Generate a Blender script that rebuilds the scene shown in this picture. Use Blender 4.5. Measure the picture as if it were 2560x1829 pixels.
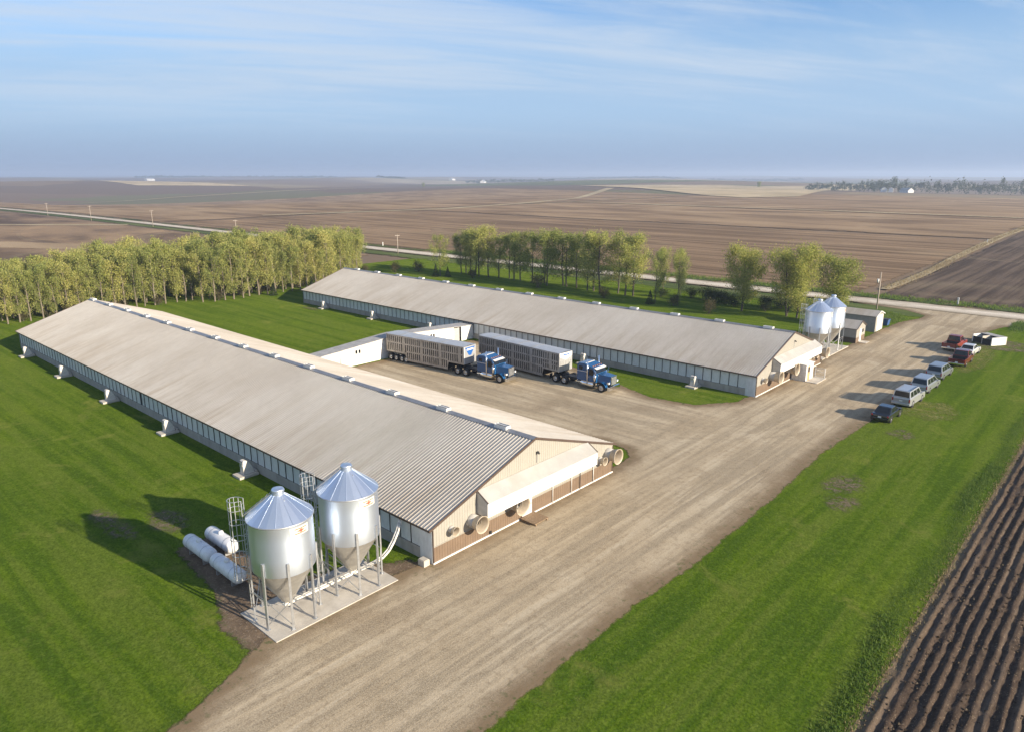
import bpy, math, random
import numpy as np
from mathutils import Vector, Matrix
from mathutils.geometry import delaunay_2d_cdt

for _o in list(bpy.data.objects):
    bpy.data.objects.remove(_o)
SC = bpy.context.scene
COL = SC.collection
R = math.radians

# ------------------------------------------------------------------ camera
cd = bpy.data.cameras.new('camera')
cam = bpy.data.objects.new('camera', cd)
COL.objects.link(cam)
cd.sensor_width = 36.0
cd.lens = 36.0 * 1794.97 / 2560.0
cd.clip_start = 0.5
cd.clip_end = 40000
YAW, PITCH = R(132.152), R(-14.871)
cam.location = (31.078, -26.895, 23.906)
_fw = Vector((math.cos(PITCH) * math.cos(YAW), math.cos(PITCH) * math.sin(YAW), math.sin(PITCH)))
cam.rotation_euler = _fw.to_track_quat('-Z', 'Y').to_euler()
SC.camera = cam

# ------------------------------------------------------------------ sky, sun, exposure
SUN_EL, SUN_AZ = R(19.0), R(9.0)          # azimuth counted from +X towards +Y
SC.view_settings.view_transform = 'Standard'
SC.view_settings.look = 'None'
SC.view_settings.gamma = 1.0
SC.view_settings.use_curve_mapping = False
SC.view_settings.exposure = 1.05
W = bpy.data.worlds.new('World')
SC.world = W
W.use_nodes = True


class NT:
    """small helper to write node trees"""
    def __init__(s, tree):
        s.t = tree; s.n = tree.nodes; s.l = tree.links
    def node(s, typ, **kw):
        n = s.n.new(typ)
        for k, v in kw.items():
            setattr(n, k, v)
        return n
    def put(s, sock, v):
        if v is None:
            return
        if isinstance(v, bpy.types.NodeSocket):
            s.l.new(v, sock)
        elif isinstance(v, (tuple, list)) and len(v) == 3 and sock.type == 'RGBA':
            sock.default_value = (*v, 1)
        else:
            sock.default_value = v
    def math(s, op, a, b=None, c=None, clamp=False):
        n = s.node('ShaderNodeMath', operation=op, use_clamp=clamp)
        for i, v in enumerate((a, b, c)):
            if v is not None:
                s.put(n.inputs[i], v)
        return n.outputs[0]
    def mix(s, f, a, b, mode='MIX'):
        n = s.node('ShaderNodeMix', data_type='RGBA', blend_type=mode)
        s.put(n.inputs[0], f); s.put(n.inputs[6], a); s.put(n.inputs[7], b)
        return n.outputs[2]
    def noise(s, vec, scale, detail=3, rough=.55, dist=0, stretch=None):
        if stretch:
            m = s.node('ShaderNodeVectorMath', operation='MULTIPLY')
            s.put(m.inputs[0], vec); m.inputs[1].default_value = stretch
            vec = m.outputs[0]
        n = s.node('ShaderNodeTexNoise')
        s.put(n.inputs['Vector'], vec)
        n.inputs['Scale'].default_value = scale
        n.inputs['Detail'].default_value = detail
        n.inputs['Roughness'].default_value = rough
        n.inputs['Distortion'].default_value = dist
        return n.outputs[0]
    def smooth(s, v, a, b, lo=0., hi=1.):
        n = s.node('ShaderNodeMapRange', interpolation_type='SMOOTHSTEP')
        s.put(n.inputs[0], v)
        n.inputs[1].default_value = a; n.inputs[2].default_value = b
        n.inputs[3].default_value = lo; n.inputs[4].default_value = hi
        return n.outputs[0]
    def ramp(s, v, stops):
        n = s.node('ShaderNodeValToRGB')
        e = n.color_ramp.elements
        while len(e) < len(stops):
            e.new(.5)
        for i, (p, c) in enumerate(stops):
            e[i].position = p; e[i].color = (*c, 1)
        s.put(n.inputs[0], v)
        return n.outputs[0]
    def sep(s, v):
        n = s.node('ShaderNodeSeparateXYZ'); s.put(n.inputs[0], v); return n.outputs
    def comb(s, x, y, z):
        n = s.node('ShaderNodeCombineXYZ')
        for i, v in enumerate((x, y, z)):
            s.put(n.inputs[i], v)
        return n.outputs[0]


SKY_MILK, SKY_LOW, SKY_CLOUD = (2.15, 3.05, 4.25), (1.72, 2.30, 3.30), (3.15, 3.68, 4.40)
w = NT(W.node_tree)
w.n.clear()
sky = w.node('ShaderNodeTexSky', sky_type='NISHITA')
sky.sun_disc = False
sky.sun_elevation = SUN_EL
sky.sun_rotation = R(90) - SUN_AZ
sky.altitude = 300
sky.air_density = 1.0
sky.dust_density = 0.6
sky.ozone_density = 1.6
dirv = w.node('ShaderNodeTexCoord').outputs['Generated']
dx, dy, dz = w.sep(dirv)
zc = w.math('MAXIMUM', dz, 0.0)
zz = w.math('ADD', zc, 0.09)
cu = w.comb(w.math('DIVIDE', dx, zz), w.math('DIVIDE', dy, zz), 0.0)
# thin cirrus sheets drawn out along one wind direction
rotn = w.node('ShaderNodeVectorRotate', rotation_type='Z_AXIS')
w.put(rotn.inputs['Vector'], cu); rotn.inputs['Angle'].default_value = R(-62)
n1 = w.noise(rotn.outputs[0], 0.42, 7, .60, 1.1, (0.45, 1.5, 1))
n2 = w.noise(rotn.outputs[0], 1.3, 7, .66, .8, (0.5, 1.9, 1))
n3 = w.noise(cu, 0.30, 2, .5)
cl = w.math('ADD', w.math('MULTIPLY', n1, .62), w.math('MULTIPLY', n2, .38))
cl = w.math('ADD', cl, w.math('MULTIPLY', w.math('SUBTRACT', n3, .5), .45))
cmask = w.smooth(cl, .39, .64, 0.0, .80)
cmask = w.math('MULTIPLY', cmask, w.smooth(zc, .03, .13))
# the lower air is milky: blue fades to a pale lavender band at the horizon, all round
blue = w.mix(1.0, sky.outputs[0], (.52, .70, .93), 'MULTIPLY')
clear = w.mix(w.smooth(zc, .235, .10, .0, .9), blue, SKY_MILK)
clear = w.mix(w.smooth(zc, .09, .0), clear, SKY_LOW)
skyc = w.mix(cmask, clear, SKY_CLOUD)
bg = w.node('ShaderNodeBackground')
w.put(bg.inputs[0], skyc)
bg.inputs[1].default_value = 0.094
wo = w.node('ShaderNodeOutputWorld')
w.l.new(bg.outputs[0], wo.inputs[0])

sl = bpy.data.lights.new('sun', 'SUN')
sl.energy = 4.9
sl.angle = R(0.53)
sl.color = (1.0, .87, .68)
sun = bpy.data.objects.new('sun', sl)
COL.objects.link(sun)
_sd = Vector((math.cos(SUN_EL) * math.cos(SUN_AZ), math.cos(SUN_EL) * math.sin(SUN_AZ), math.sin(SUN_EL)))
sun.rotation_euler = _sd.to_track_quat('Z', 'Y').to_euler()
sun.location = (60, 20, 60)


# ------------------------------------------------------------------ mesh helpers
class MB:
    def __init__(s):
        s.v = []; s.f = []; s.sm = []
    def add(s, vs, fs, sm=False):
        o = len(s.v)
        s.v += [tuple(p) for p in vs]
        s.f += [tuple(i + o for i in f) for f in fs]
        s.sm += [sm] * len(fs)
        return s
    def box(s, x0, y0, z0, x1, y1, z1):
        v = [(x, y, z) for z in (z0, z1) for y in (y0, y1) for x in (x0, x1)]
        return s.add(v, [(0, 2, 3, 1), (4, 5, 7, 6), (0, 1, 5, 4), (2, 6, 7, 3), (0, 4, 6, 2), (1, 3, 7, 5)])
    def hexa(s, bot, top):
        return s.add(list(bot) + list(top), [(3, 2, 1, 0), (4, 5, 6, 7), (0, 1, 5, 4), (1, 2, 6, 5), (2, 3, 7, 6), (3, 0, 4, 7)])
    def tube(s, p0, p1, r0, r1=None, n=10, caps=True):
        r1 = r0 if r1 is None else r1
        p0 = Vector(p0); p1 = Vector(p1)
        d = (p1 - p0).normalized()
        a = d.orthogonal().normalized(); b = d.cross(a)
        o = len(s.v)
        for p, r in ((p0, r0), (p1, r1)):
            for i in range(n):
                t = 2 * math.pi * i / n
                s.v.append(tuple(p + (a * math.cos(t) + b * math.sin(t)) * r))
        for i in range(n):
            j = (i + 1) % n
            s.f.append((o + i, o + j, o + n + j, o + n + i)); s.sm.append(True)
        if caps:
            s.f.append(tuple(o + i for i in reversed(range(n)))); s.sm.append(False)
            s.f.append(tuple(o + n + i for i in range(n))); s.sm.append(False)
        return s
    def path(s, pts, r, n=8):
        for a, b in zip(pts[:-1], pts[1:]):
            s.tube(a, b, r, r, n)
        return s
    def bar(s, p0, p1, wd, ht):
        p0 = Vector(p0); p1 = Vector(p1)
        d = (p1 - p0).normalized()
        up = Vector((0, 0, 1)) if abs(d.z) < .9 else Vector((1, 0, 0))
        a = d.cross(up).normalized() * wd / 2; b = a.cross(d).normalized() * ht / 2
        return s.hexa([p0 - a - b, p0 + a - b, p0 + a + b, p0 - a + b], [p1 - a - b, p1 + a - b, p1 + a + b, p1 - a + b])
    def lathe(s, prof, n=24, c=(0, 0, 0), axis='z', sm=True, a0=0., a1=2 * math.pi):
        full = abs(a1 - a0 - 2 * math.pi) < 1e-6
        m = n if full else n + 1
        o = len(s.v)
        for r, z in prof:
            for i in range(m):
                t = a0 + (a1 - a0) * i / n
                x, y = r * math.cos(t), r * math.sin(t)
                p = {'z': (x, y, z), 'x': (z, x, y), 'y': (y, z, x)}[axis]
                s.v.append((p[0] + c[0], p[1] + c[1], p[2] + c[2]))
        for k in range(len(prof) - 1):
            for i in range(n):
                j = (i + 1) % m
                s.f.append((o + k * m + i, o + k * m + j, o + (k + 1) * m + j, o + (k + 1) * m + i)); s.sm.append(sm)
        return s
    def prism(s, poly, axis, a, b):
        n = len(poly)
        def P(u, v, t):
            return {'x': (t, u, v), 'y': (u, t, v), 'z': (u, v, t)}[axis]
        vs = [P(u, v, a) for u, v in poly] + [P(u, v, b) for u, v in poly]
        fs = [tuple(reversed(range(n))), tuple(range(n, 2 * n))]
        fs += [(i, (i + 1) % n, n + (i + 1) % n, n + i) for i in range(n)]
        return s.add(vs, fs)
    def mesh(s, name):
        me = bpy.data.meshes.new(name)
        me.from_pydata(s.v, [], s.f)
        me.polygons.foreach_set('use_smooth', s.sm)
        me.validate(); me.update()
        return me
    def build(s, name, mat, parent=None, bevel=0, fix=True):
        me = s.mesh(name)
        if fix:
            import bmesh
            bm = bmesh.new(); bm.from_mesh(me)
            bmesh.ops.recalc_face_normals(bm, faces=bm.faces)
            bm.to_mesh(me); bm.free()
        me.materials.append(mat)
        o = bpy.data.objects.new(name, me)
        COL.objects.link(o)
        if parent:
            o.parent = parent
        if bevel:
            b = o.modifiers.new('bevel', 'BEVEL'); b.width = bevel; b.segments = 2; b.limit_method = 'ANGLE'
        return o


def tag(o, label, cat, group=None, kind=None):
    if label: o['label'] = label
    if cat: o['category'] = cat
    if group: o['group'] = group
    if kind: o['kind'] = kind
    return o


def thing(name, label, cat, loc=(0, 0, 0), rz=0, group=None):
    o = bpy.data.objects.new(name, None)
    o.empty_display_size = .3
    COL.objects.link(o)
    o.location = loc; o.rotation_euler = (0, 0, rz)
    return tag(o, label, cat, group)


def struct(o):
    o['kind'] = 'structure'
    return o


def dup(root, loc, rz, label=None, group=None, scale=None):
    def cp(o, par):
        c = o.copy(); COL.objects.link(c)
        if par: c.parent = par
        for ch in list(o.children):
            cp(ch, c)
        return c
    r = cp(root, None)
    r.location = loc; r.rotation_euler = (0, 0, rz)
    if scale: r.scale = scale
    if label: r['label'] = label
    if group: r['group'] = group
    return r


def share(me, name, parent, loc=(0, 0, 0), rot=(0, 0, 0), scale=(1, 1, 1)):
    o = bpy.data.objects.new(name, me)
    COL.objects.link(o)
    o.parent = parent; o.location = loc; o.rotation_euler = rot; o.scale = scale
    return o


def meshm(mb, name, mat):
    me = mb.mesh(name)
    import bmesh
    bm = bmesh.new(); bm.from_mesh(me)
    bmesh.ops.recalc_face_normals(bm, faces=bm.faces)
    bm.to_mesh(me); bm.free()
    me.materials.append(mat)
    return me


# ------------------------------------------------------------------ materials
def newmat(name):
    m = bpy.data.materials.new(name)
    m.use_nodes = True
    t = NT(m.node_tree)
    b = m.node_tree.nodes['Principled BSDF']
    return m, t, b


def pm(name, col, rough=.6, metal=0., var=.12, scale=3., dirt=None, dscale=1.2, damt=.4, bump=0., bscale=20., spec=.5, stretch=None, coat=0):
    """plain paint / metal / concrete with colour variation, stains and fine relief"""
    m, t, b = newmat(name)
    oc = t.node('ShaderNodeTexCoord').outputs['Object']
    n = t.noise(oc, scale, 4, .6, 0, stretch)
    c0 = tuple(max(0, x * (1 - var)) for x in col); c1 = tuple(min(1, x * (1 + var)) for x in col)
    c = t.mix(t.smooth(n, .3, .7), c0, c1)
    if dirt:
        d = t.noise(oc, dscale, 5, .65, .3, stretch)
        c = t.mix(t.smooth(d, .45, .75, 0, damt), c, dirt)
    t.put(b.inputs['Base Color'], c)
    b.inputs['Roughness'].default_value = rough
    b.inputs['Metallic'].default_value = metal
    b.inputs['Specular IOR Level'].default_value = spec
    if coat: b.inputs['Coat Weight'].default_value = coat
    if bump:
        bp = t.node('ShaderNodeBump'); bp.inputs['Strength'].default_value = bump; bp.inputs['Distance'].default_value = .05
        t.put(bp.inputs['Height'], t.noise(oc, bscale, 3))
        t.l.new(bp.outputs[0], b.inputs['Normal'])
    return m


M = {}
M['white'] = pm('white paint', (.66, .65, .625), .5, dirt=(.45, .40, .33), damt=.25)
M['cream'] = pm('cream siding', (.315, .295, .255), .5, var=.05, scale=1.2, dirt=(.27, .24, .19), damt=.3)
M['hoodroof'] = pm('pale hood roof', (.40, .385, .355), .5, var=.1, scale=.5, dirt=(.36, .33, .28), dscale=.6, damt=.5)
M['tan'] = pm('tan wainscot', (.165, .115, .078), .5, var=.08, scale=1.5, dirt=(.14, .10, .07), damt=.4)
M['brown'] = pm('brown trim', (.075, .05, .038), .5)
M['black'] = pm('black rubber', (.018, .018, .019), .85)
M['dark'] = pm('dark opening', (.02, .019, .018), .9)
M['concrete'] = pm('concrete', (.46, .42, .36), .85, var=.1, scale=.9, dirt=(.30, .26, .21), damt=.5, bump=.2)
M['wallconc'] = pm('foundation concrete', (.33, .31, .28), .85, var=.12, scale=.7, dirt=(.2, .18, .15), damt=.6, bump=.2, stretch=(1, 1, .3))
M['curtain'] = pm('curtain fabric', (.60, .63, .64), .45, var=.15, scale=1.4, dirt=(.42, .44, .45), damt=.5, stretch=(1, 1, .35))
M['post'] = pm('dark post', (.06, .065, .068), .6)
M['galv'] = pm('galvanised steel', (.68, .745, .84), .42, .95, var=.03, scale=1.2, dirt=(.58, .64, .72), dscale=.7, damt=.3, stretch=(1, 1, .2))
M['galvd'] = pm('dull galvanised steel', (.50, .51, .52), .48, .85, var=.12, scale=4)
M['hop'] = pm('weathered hopper steel', (.52, .50, .46), .5, .8, var=.12, scale=2)
M['pvc'] = pm('white plastic tube', (.72, .69, .62), .4)
M['tank'] = pm('white tank paint', (.70, .70, .70), .35, var=.05, dirt=(.45, .38, .32), dscale=2.5, damt=.35)
M['fibre'] = pm('tan fibreglass', (.44, .37, .28), .45, var=.08, dirt=(.28, .22, .15), damt=.5)
M['fibreg'] = pm('grey fibreglass', (.42, .40, .37), .5, var=.1)
M['shedshade'] = pm('shaded shed steel', (.26, .24, .22), .5, var=.08, scale=2)  # for the sheds' side wall turned from the sun, shade put into the colour
M['pitwhite'] = pm('white fibreglass', (.62, .58, .53), .5, var=.08, dirt=(.35, .28, .22), dscale=2, damt=.5)
M['wood'] = pm('weathered wood', (.24, .165, .10), .8, var=.25, scale=6, stretch=(6, 1, 1))
M['poleW'] = pm('grey pole wood', (.33, .28, .23), .85, var=.2, scale=3, stretch=(4, 4, .4))
M['asphalt'] = pm('grey roofing', (.33, .32, .31), .8, var=.15, scale=2, dirt=(.2, .19, .18), damt=.5)
M['chrome'] = pm('chrome', (.82, .83, .85), .12, 1.0, var=.03)
M['alu'] = pm('weathered aluminium', (.42, .375, .33), .5, .4, var=.16, scale=1.6, dirt=(.19, .155, .125), dscale=1.1, damt=.55)
M['alut'] = pm('trailer roof aluminium', (.52, .52, .52), .4, .5, var=.08, scale=.8)
M['alud'] = pm('older darker aluminium', (.32, .31, .30), .5, .4, var=.16, scale=1.6, dirt=(.17, .15, .13), dscale=1.1, damt=.5)
M['blue'] = pm('blue truck paint', (.012, .075, .20), .25, .0, var=.06, coat=.6)
M['decalblue'] = pm('blue emblem', (.02, .11, .36), .4)
M['glass'] = pm('dark glass', (.010, .013, .017), .08, 0, var=.02, spec=.45)
M['rim'] = pm('alloy rim', (.55, .55, .56), .3, .9)
M['tail'] = pm('red lens', (.30, .012, .01), .25)
M['lamp'] = pm('clear lens', (.70, .70, .68), .2)
M['amber'] = pm('amber lens', (.6, .22, .02), .3)
M['plate'] = pm('licence plate', (.68, .68, .66), .5)
M['silver'] = pm('silver car paint', (.36, .375, .40), .28, .55, var=.03, coat=.5)
M['silverb'] = pm('pale silver car paint', (.44, .45, .465), .28, .45, var=.03, coat=.5)
M['silverg'] = pm('grey silver car paint', (.27, .29, .32), .28, .55, var=.03, coat=.5)
M['whitecar'] = pm('off white car paint', (.60, .60, .60), .28, .2, var=.03, coat=.5)
M['blackcar'] = pm('black car paint', (.014, .015, .017), .16, 0, var=.03, coat=.8)
M['redcar'] = pm('dark red car paint', (.13, .014, .015), .25, .1, var=.05, coat=.6)
M['redcar2'] = pm('rusty red car paint', (.19, .03, .024), .35, .0, var=.08, coat=.3)
M['plastic'] = pm('dark plastic', (.03, .03, .032), .6)
M['binblue'] = pm('blue bin paint', (.03, .085, .22), .5)
M['decal'] = pm('cream decal', (.66, .60, .50), .5, var=.03)
M['decalred'] = pm('faded red decal', (.36, .10, .06), .5, var=.1)
M['door'] = pm('wooden door', (.42, .27, .13), .55, var=.12)
M['roofcap'] = pm('ridge cap steel', (.30, .30, .31), .4, .5)


def roof_mat(name, base, warm, pale):
    m, t, b = newmat(name)
    p = t.node('ShaderNodeTexCoord').outputs['Object']
    x, y, z = t.sep(p)
    big = t.noise(p, .09, 4, .6, .4)
    st = t.noise(p, 1.0, 5, .62, .2, (.9, .10, .10))
    fine = t.noise(p, 6.0, 3, .6, 0, (1, .25, .25))
    c = t.mix(t.smooth(big, .32, .68), base, pale)
    # rust brown streaks washed down the sheets, strongest near the eaves
    low = t.smooth(z, 5.4, 2.6)
    k = t.math('MULTIPLY', t.smooth(st, .40, .72), t.math('MULTIPLY_ADD', low, .6, .12))
    c = t.mix(k, c, warm)
    c = t.mix(t.smooth(fine, .35, .75, 0, .22), c, tuple(v * .6 for v in base))
    t.put(b.inputs['Base Color'], c)
    t.put(b.inputs['Roughness'], t.math('MULTIPLY_ADD', st, .2, .38))
    b.inputs['Metallic'].default_value = .25
    return m


M['roof'] = roof_mat('ribbed roof steel', (.43, .385, .325), (.34, .275, .20), (.52, .48, .42))


def leafmat(name, c0, c1, c2, trans=.48):
    m, t, b = newmat(name)
    g = t.node('ShaderNodeNewGeometry')
    oi = t.node('ShaderNodeObjectInfo').outputs['Random']
    c = t.ramp(g.outputs['Random Per Island'], [(0, c0), (.5, c1), (1, c2)])
    hv = t.node('ShaderNodeHueSaturation')
    t.put(hv.inputs['Color'], c)
    t.put(hv.inputs['Value'], t.math('MULTIPLY_ADD', oi, .45, .78))
    t.put(hv.inputs['Hue'], t.math('MULTIPLY_ADD', oi, -.035, .515))
    df = t.node('ShaderNodeBsdfDiffuse'); tr = t.node('ShaderNodeBsdfTranslucent')
    t.put(df.inputs[0], hv.outputs[0]); t.put(tr.inputs[0], hv.outputs[0])
    mx = t.node('ShaderNodeMixShader'); mx.inputs[0].default_value = trans
    t.l.new(df.outputs[0], mx.inputs[1]); t.l.new(tr.outputs[0], mx.inputs[2])
    t.l.new(mx.outputs[0], t.n['Material Output'].inputs[0])
    return m


M['leafB'] = leafmat('young poplar leaves', (.22, .26, .075), (.36, .38, .115), (.50, .47, .17))
M['leafR'] = leafmat('spring leaves', (.21, .26, .07), (.36, .39, .11), (.50, .47, .16))
M['leafW'] = leafmat('willow leaves', (.21, .26, .065), (.36, .38, .10), (.50, .455, .15))
M['leafD'] = leafmat('dark needles', (.018, .034, .014), (.035, .055, .02), (.07, .075, .035), .1)
M['leafS'] = leafmat('brownish shrub twigs', (.05, .05, .025), (.09, .085, .04), (.15, .12, .07), .2)
M['leafF'] = leafmat('distant foliage', (.035, .05, .022), (.06, .075, .03), (.085, .095, .04), .2)
M['weed'] = leafmat('tall weeds', (.08, .15, .028), (.13, .20, .04), (.20, .26, .07), .45)
M['straw'] = leafmat('dry grass', (.20, .15, .08), (.30, .235, .13), (.40, .32, .19), .3)
M['clod'] = leafmat('soil clods', (.03, .022, .016), (.065, .047, .034), (.15, .115, .085), .0)
M['bark'] = pm('pale bark', (.26, .215, .16), .9, var=.25, scale=4, dirt=(.12, .1, .08), damt=.5)
M['barkm'] = pm('brown grey bark', (.17, .14, .105), .9, var=.25, scale=4)
M['barkd'] = pm('dark bark', (.085, .07, .055), .9, var=.25, scale=4)


def edge_alpha(t, b, m, soft=1.0, scale=1.6, rag=1.0):
    """ragged natural margin: the sheet fades into what lies below by broken patches"""
    pos = t.node('ShaderNodeNewGeometry').outputs['Position']
    e = t.node('ShaderNodeAttribute', attribute_name='edge').outputs['Fac']
    n = t.noise(pos, scale, 6, .7)
    n2 = t.noise(pos, .35, 3, .6)
    thr = t.math('ADD', t.math('MULTIPLY', t.math('SUBTRACT', n, .5), 1.5 * soft * rag), t.math('MULTIPLY', t.math('SUBTRACT', n2, .5), 1.2 * soft * rag))
    a = t.smooth(t.math('SUBTRACT', e, t.math('ADD', thr, .5 * soft)), -.10 * soft, .22 * soft)
    if rag > 2: a = t.math('MULTIPLY', t.smooth(t.math('SUBTRACT', e, t.math('ADD', thr, .5 * soft)), -.5, .8), t.smooth(e, .05, .9, 0, .85))
    if rag > 2: a = t.math('MULTIPLY', a, t.smooth(t.math('ADD', t.math('MULTIPLY', t.noise(pos, 2.6, 5, .75), .7), t.math('MULTIPLY', t.noise(pos, .7, 4, .7), .5)), .50, .70))
    t.put(b.inputs['Alpha'], a)
    return pos, e, a


def gravel_mat(name, ca, cb, cc, soil, alpha=True, rings=True):
    m, t, b = newmat(name)
    if alpha:
        pos, e, a = edge_alpha(t, b, m, .8, 1.6, .6)
    else:
        pos = t.node('ShaderNodeNewGeometry').outputs['Position']; e = None
    x, y, z = t.sep(pos)
    big = t.noise(pos, .16, 4, .6, .5)
    c = t.ramp(big, [(.3, ca), (.5, cb), (.72, cc)])
    if rings:
        sy = t.noise(pos, 1.0, 5, .62, .25, (1.35, .055, 1))      # wheel tracks along the drive
        sx = t.noise(pos, 1.0, 5, .62, .3, (.05, .9, 1))          # wheel tracks into the yard between the barns
        fx = t.smooth(x, -7, 3)
        s = t.math('ADD', t.math('MULTIPLY', sy, fx), t.math('MULTIPLY', sx, t.math('SUBTRACT', 1.0, fx)))
        # paired wheel tracks: long gentle curves up the drive, a sweep into the yard, a turning loop at the end
        brk = t.smooth(t.noise(pos, .30, 4, .65), .36, .60)
        trk = None
        sw = t.math('MULTIPLY', t.math('SINE', t.math('MULTIPLY_ADD', y, .055, .6)), .9)
        for x0 in (2.6, 4.4, 6.9, 8.6):
            dd_ = t.math('ABSOLUTE', t.math('SUBTRACT', t.math('SUBTRACT', x, sw), x0))
            k_ = t.smooth(dd_, .42, .10)
            trk = k_ if trk is None else t.math('MAXIMUM', trk, k_)
        def ring(cx, cy, sy_, radii, lo, hi, axis):
            global_ = None
            ax = t.math('SUBTRACT', x, cx); ay = t.math('MULTIPLY', t.math('SUBTRACT', y, cy), sy_)
            r_ = t.math('SQRT', t.math('ADD', t.math('MULTIPLY', ax, ax), t.math('MULTIPLY', ay, ay)))
            for q in radii:
                k2 = t.smooth(t.math('ABSOLUTE', t.math('SUBTRACT', r_, q)), .40, .08)
                global_ = k2 if global_ is None else t.math('MAXIMUM', global_, k2)
            return t.math('MULTIPLY', global_, t.smooth(axis, lo, hi))
        trk = t.math('MAXIMUM', trk, t.math('MULTIPLY', ring(7.6, -4.0, .62, (2.2, 3.7), 2.0, -3.0, y), .8))
        trk = t.math('MAXIMUM', trk, ring(-9.0, 47.0, 1.0, (15.0, 16.7, 18.6), -12.0, -4.0, x))
        trk = t.math('MULTIPLY', trk, brk)
        s = t.math('ADD', s, t.math('MULTIPLY', trk, .09))
    else:
        s = t.noise(pos, 1.0, 5, .62, .25, (.02, .7, 1))
    c = t.mix(t.smooth(s, .44, .62, 0, .85), c, tuple(v * .60 for v in cb))
    c = t.mix(t.smooth(s, .46, .32, 0, .75), c, cc)
    wet = t.noise(pos, .11, 3, .6, .6)
    c = t.mix(t.smooth(wet, .54, .70, 0, .6), c, tuple(v * .75 for v in soil))
    st = t.noise(pos, 13, 3, .75)
    c = t.mix(t.smooth(st, .36, .64, .0, .8), c, t.mix(.5, c, tuple(min(1, v * 1.4) for v in cc)))
    st3 = t.noise(pos, 2.2, 5, .75)
    c = t.mix(t.smooth(st3, .50, .66, 0, .30), c, tuple(v * .6 for v in soil))
    st2 = t.noise(pos, 5, 4, .8)
    c = t.mix(t.smooth(st2, .52, .72, 0, .28), c, tuple(v * .5 for v in soil))
    if alpha:
        # bare earth with weeds creeping in along the margin
        en = t.math('ADD', e, t.math('MULTIPLY', t.math('SUBTRACT', t.noise(pos, .5, 4, .65), .5), 2.2))
        c = t.mix(t.smooth(en, 2.5, .6, 0, .9), c, tuple(v * .85 for v in soil))
        gr = t.math('MULTIPLY', t.smooth(e, 2.2, .2), t.smooth(t.noise(pos, 2.4, 5, .7), .54, .66))
        c = t.mix(gr, c, (.07, .09, .03))
    t.put(b.inputs['Base Color'], c)
    b.inputs['Roughness'].default_value = .95
    b.inputs['Specular IOR Level'].default_value = .15
    bp = t.node('ShaderNodeBump'); bp.inputs['Strength'].default_value = .55; bp.inputs['Distance'].default_value = .06
    h = t.math('ADD', t.math('MULTIPLY', t.noise(pos, 9, 4, .7), .5), t.math('MULTIPLY', s, .9))
    t.put(bp.inputs['Height'], h); t.l.new(bp.outputs[0], b.inputs['Normal'])
    return m


M['gravel'] = gravel_mat('yard gravel', (.29, .222, .14), (.37, .293, .195), (.455, .38, .272), (.21, .147, .086))
M['road'] = gravel_mat('road gravel', (.48, .42, .335), (.55, .485, .395), (.62, .55, .46), (.40, .33, .24), rings=False)


def soil_mat(name, ca, cb, fleck, soft=.8, rag=1.0):
    m, t, b = newmat(name)
    pos, e, a = edge_alpha(t, b, m, soft, 1.6, rag)
    n = t.noise(pos, .8, 5, .7)
    c = t.mix(t.smooth(n, .3, .7), ca, cb)
    c = t.mix(t.smooth(t.noise(pos, 7, 4, .75), .54, .68, 0, .8), c, fleck)
    c = t.mix(t.math('MULTIPLY', t.smooth(e, 1.0, .1), t.smooth(t.noise(pos, 3, 5, .7), .46, .60)), c, (.065, .095, .025))
    t.put(b.inputs['Base Color'], c)
    b.inputs['Roughness'].default_value = .95
    b.inputs['Specular IOR Level'].default_value = .1
    bp = t.node('ShaderNodeBump'); bp.inputs['Strength'].default_value = .8; bp.inputs['Distance'].default_value = .08
    t.put(bp.inputs['Height'], t.noise(pos, 6, 4, .75)); t.l.new(bp.outputs[0], b.inputs['Normal'])
    return m


M['soil'] = soil_mat('bare soil', (.10, .072, .05), (.18, .132, .09), (.30, .24, .175))
M['wornsoil'] = soil_mat('worn patch', (.15, .12, .075), (.20, .16, .105), (.27, .22, .15), .8, 2.2)
M['drygrass'] = soil_mat('yellowed grass', (.16, .17, .04), (.20, .20, .06), (.24, .22, .075), .8, 2.2)


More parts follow.
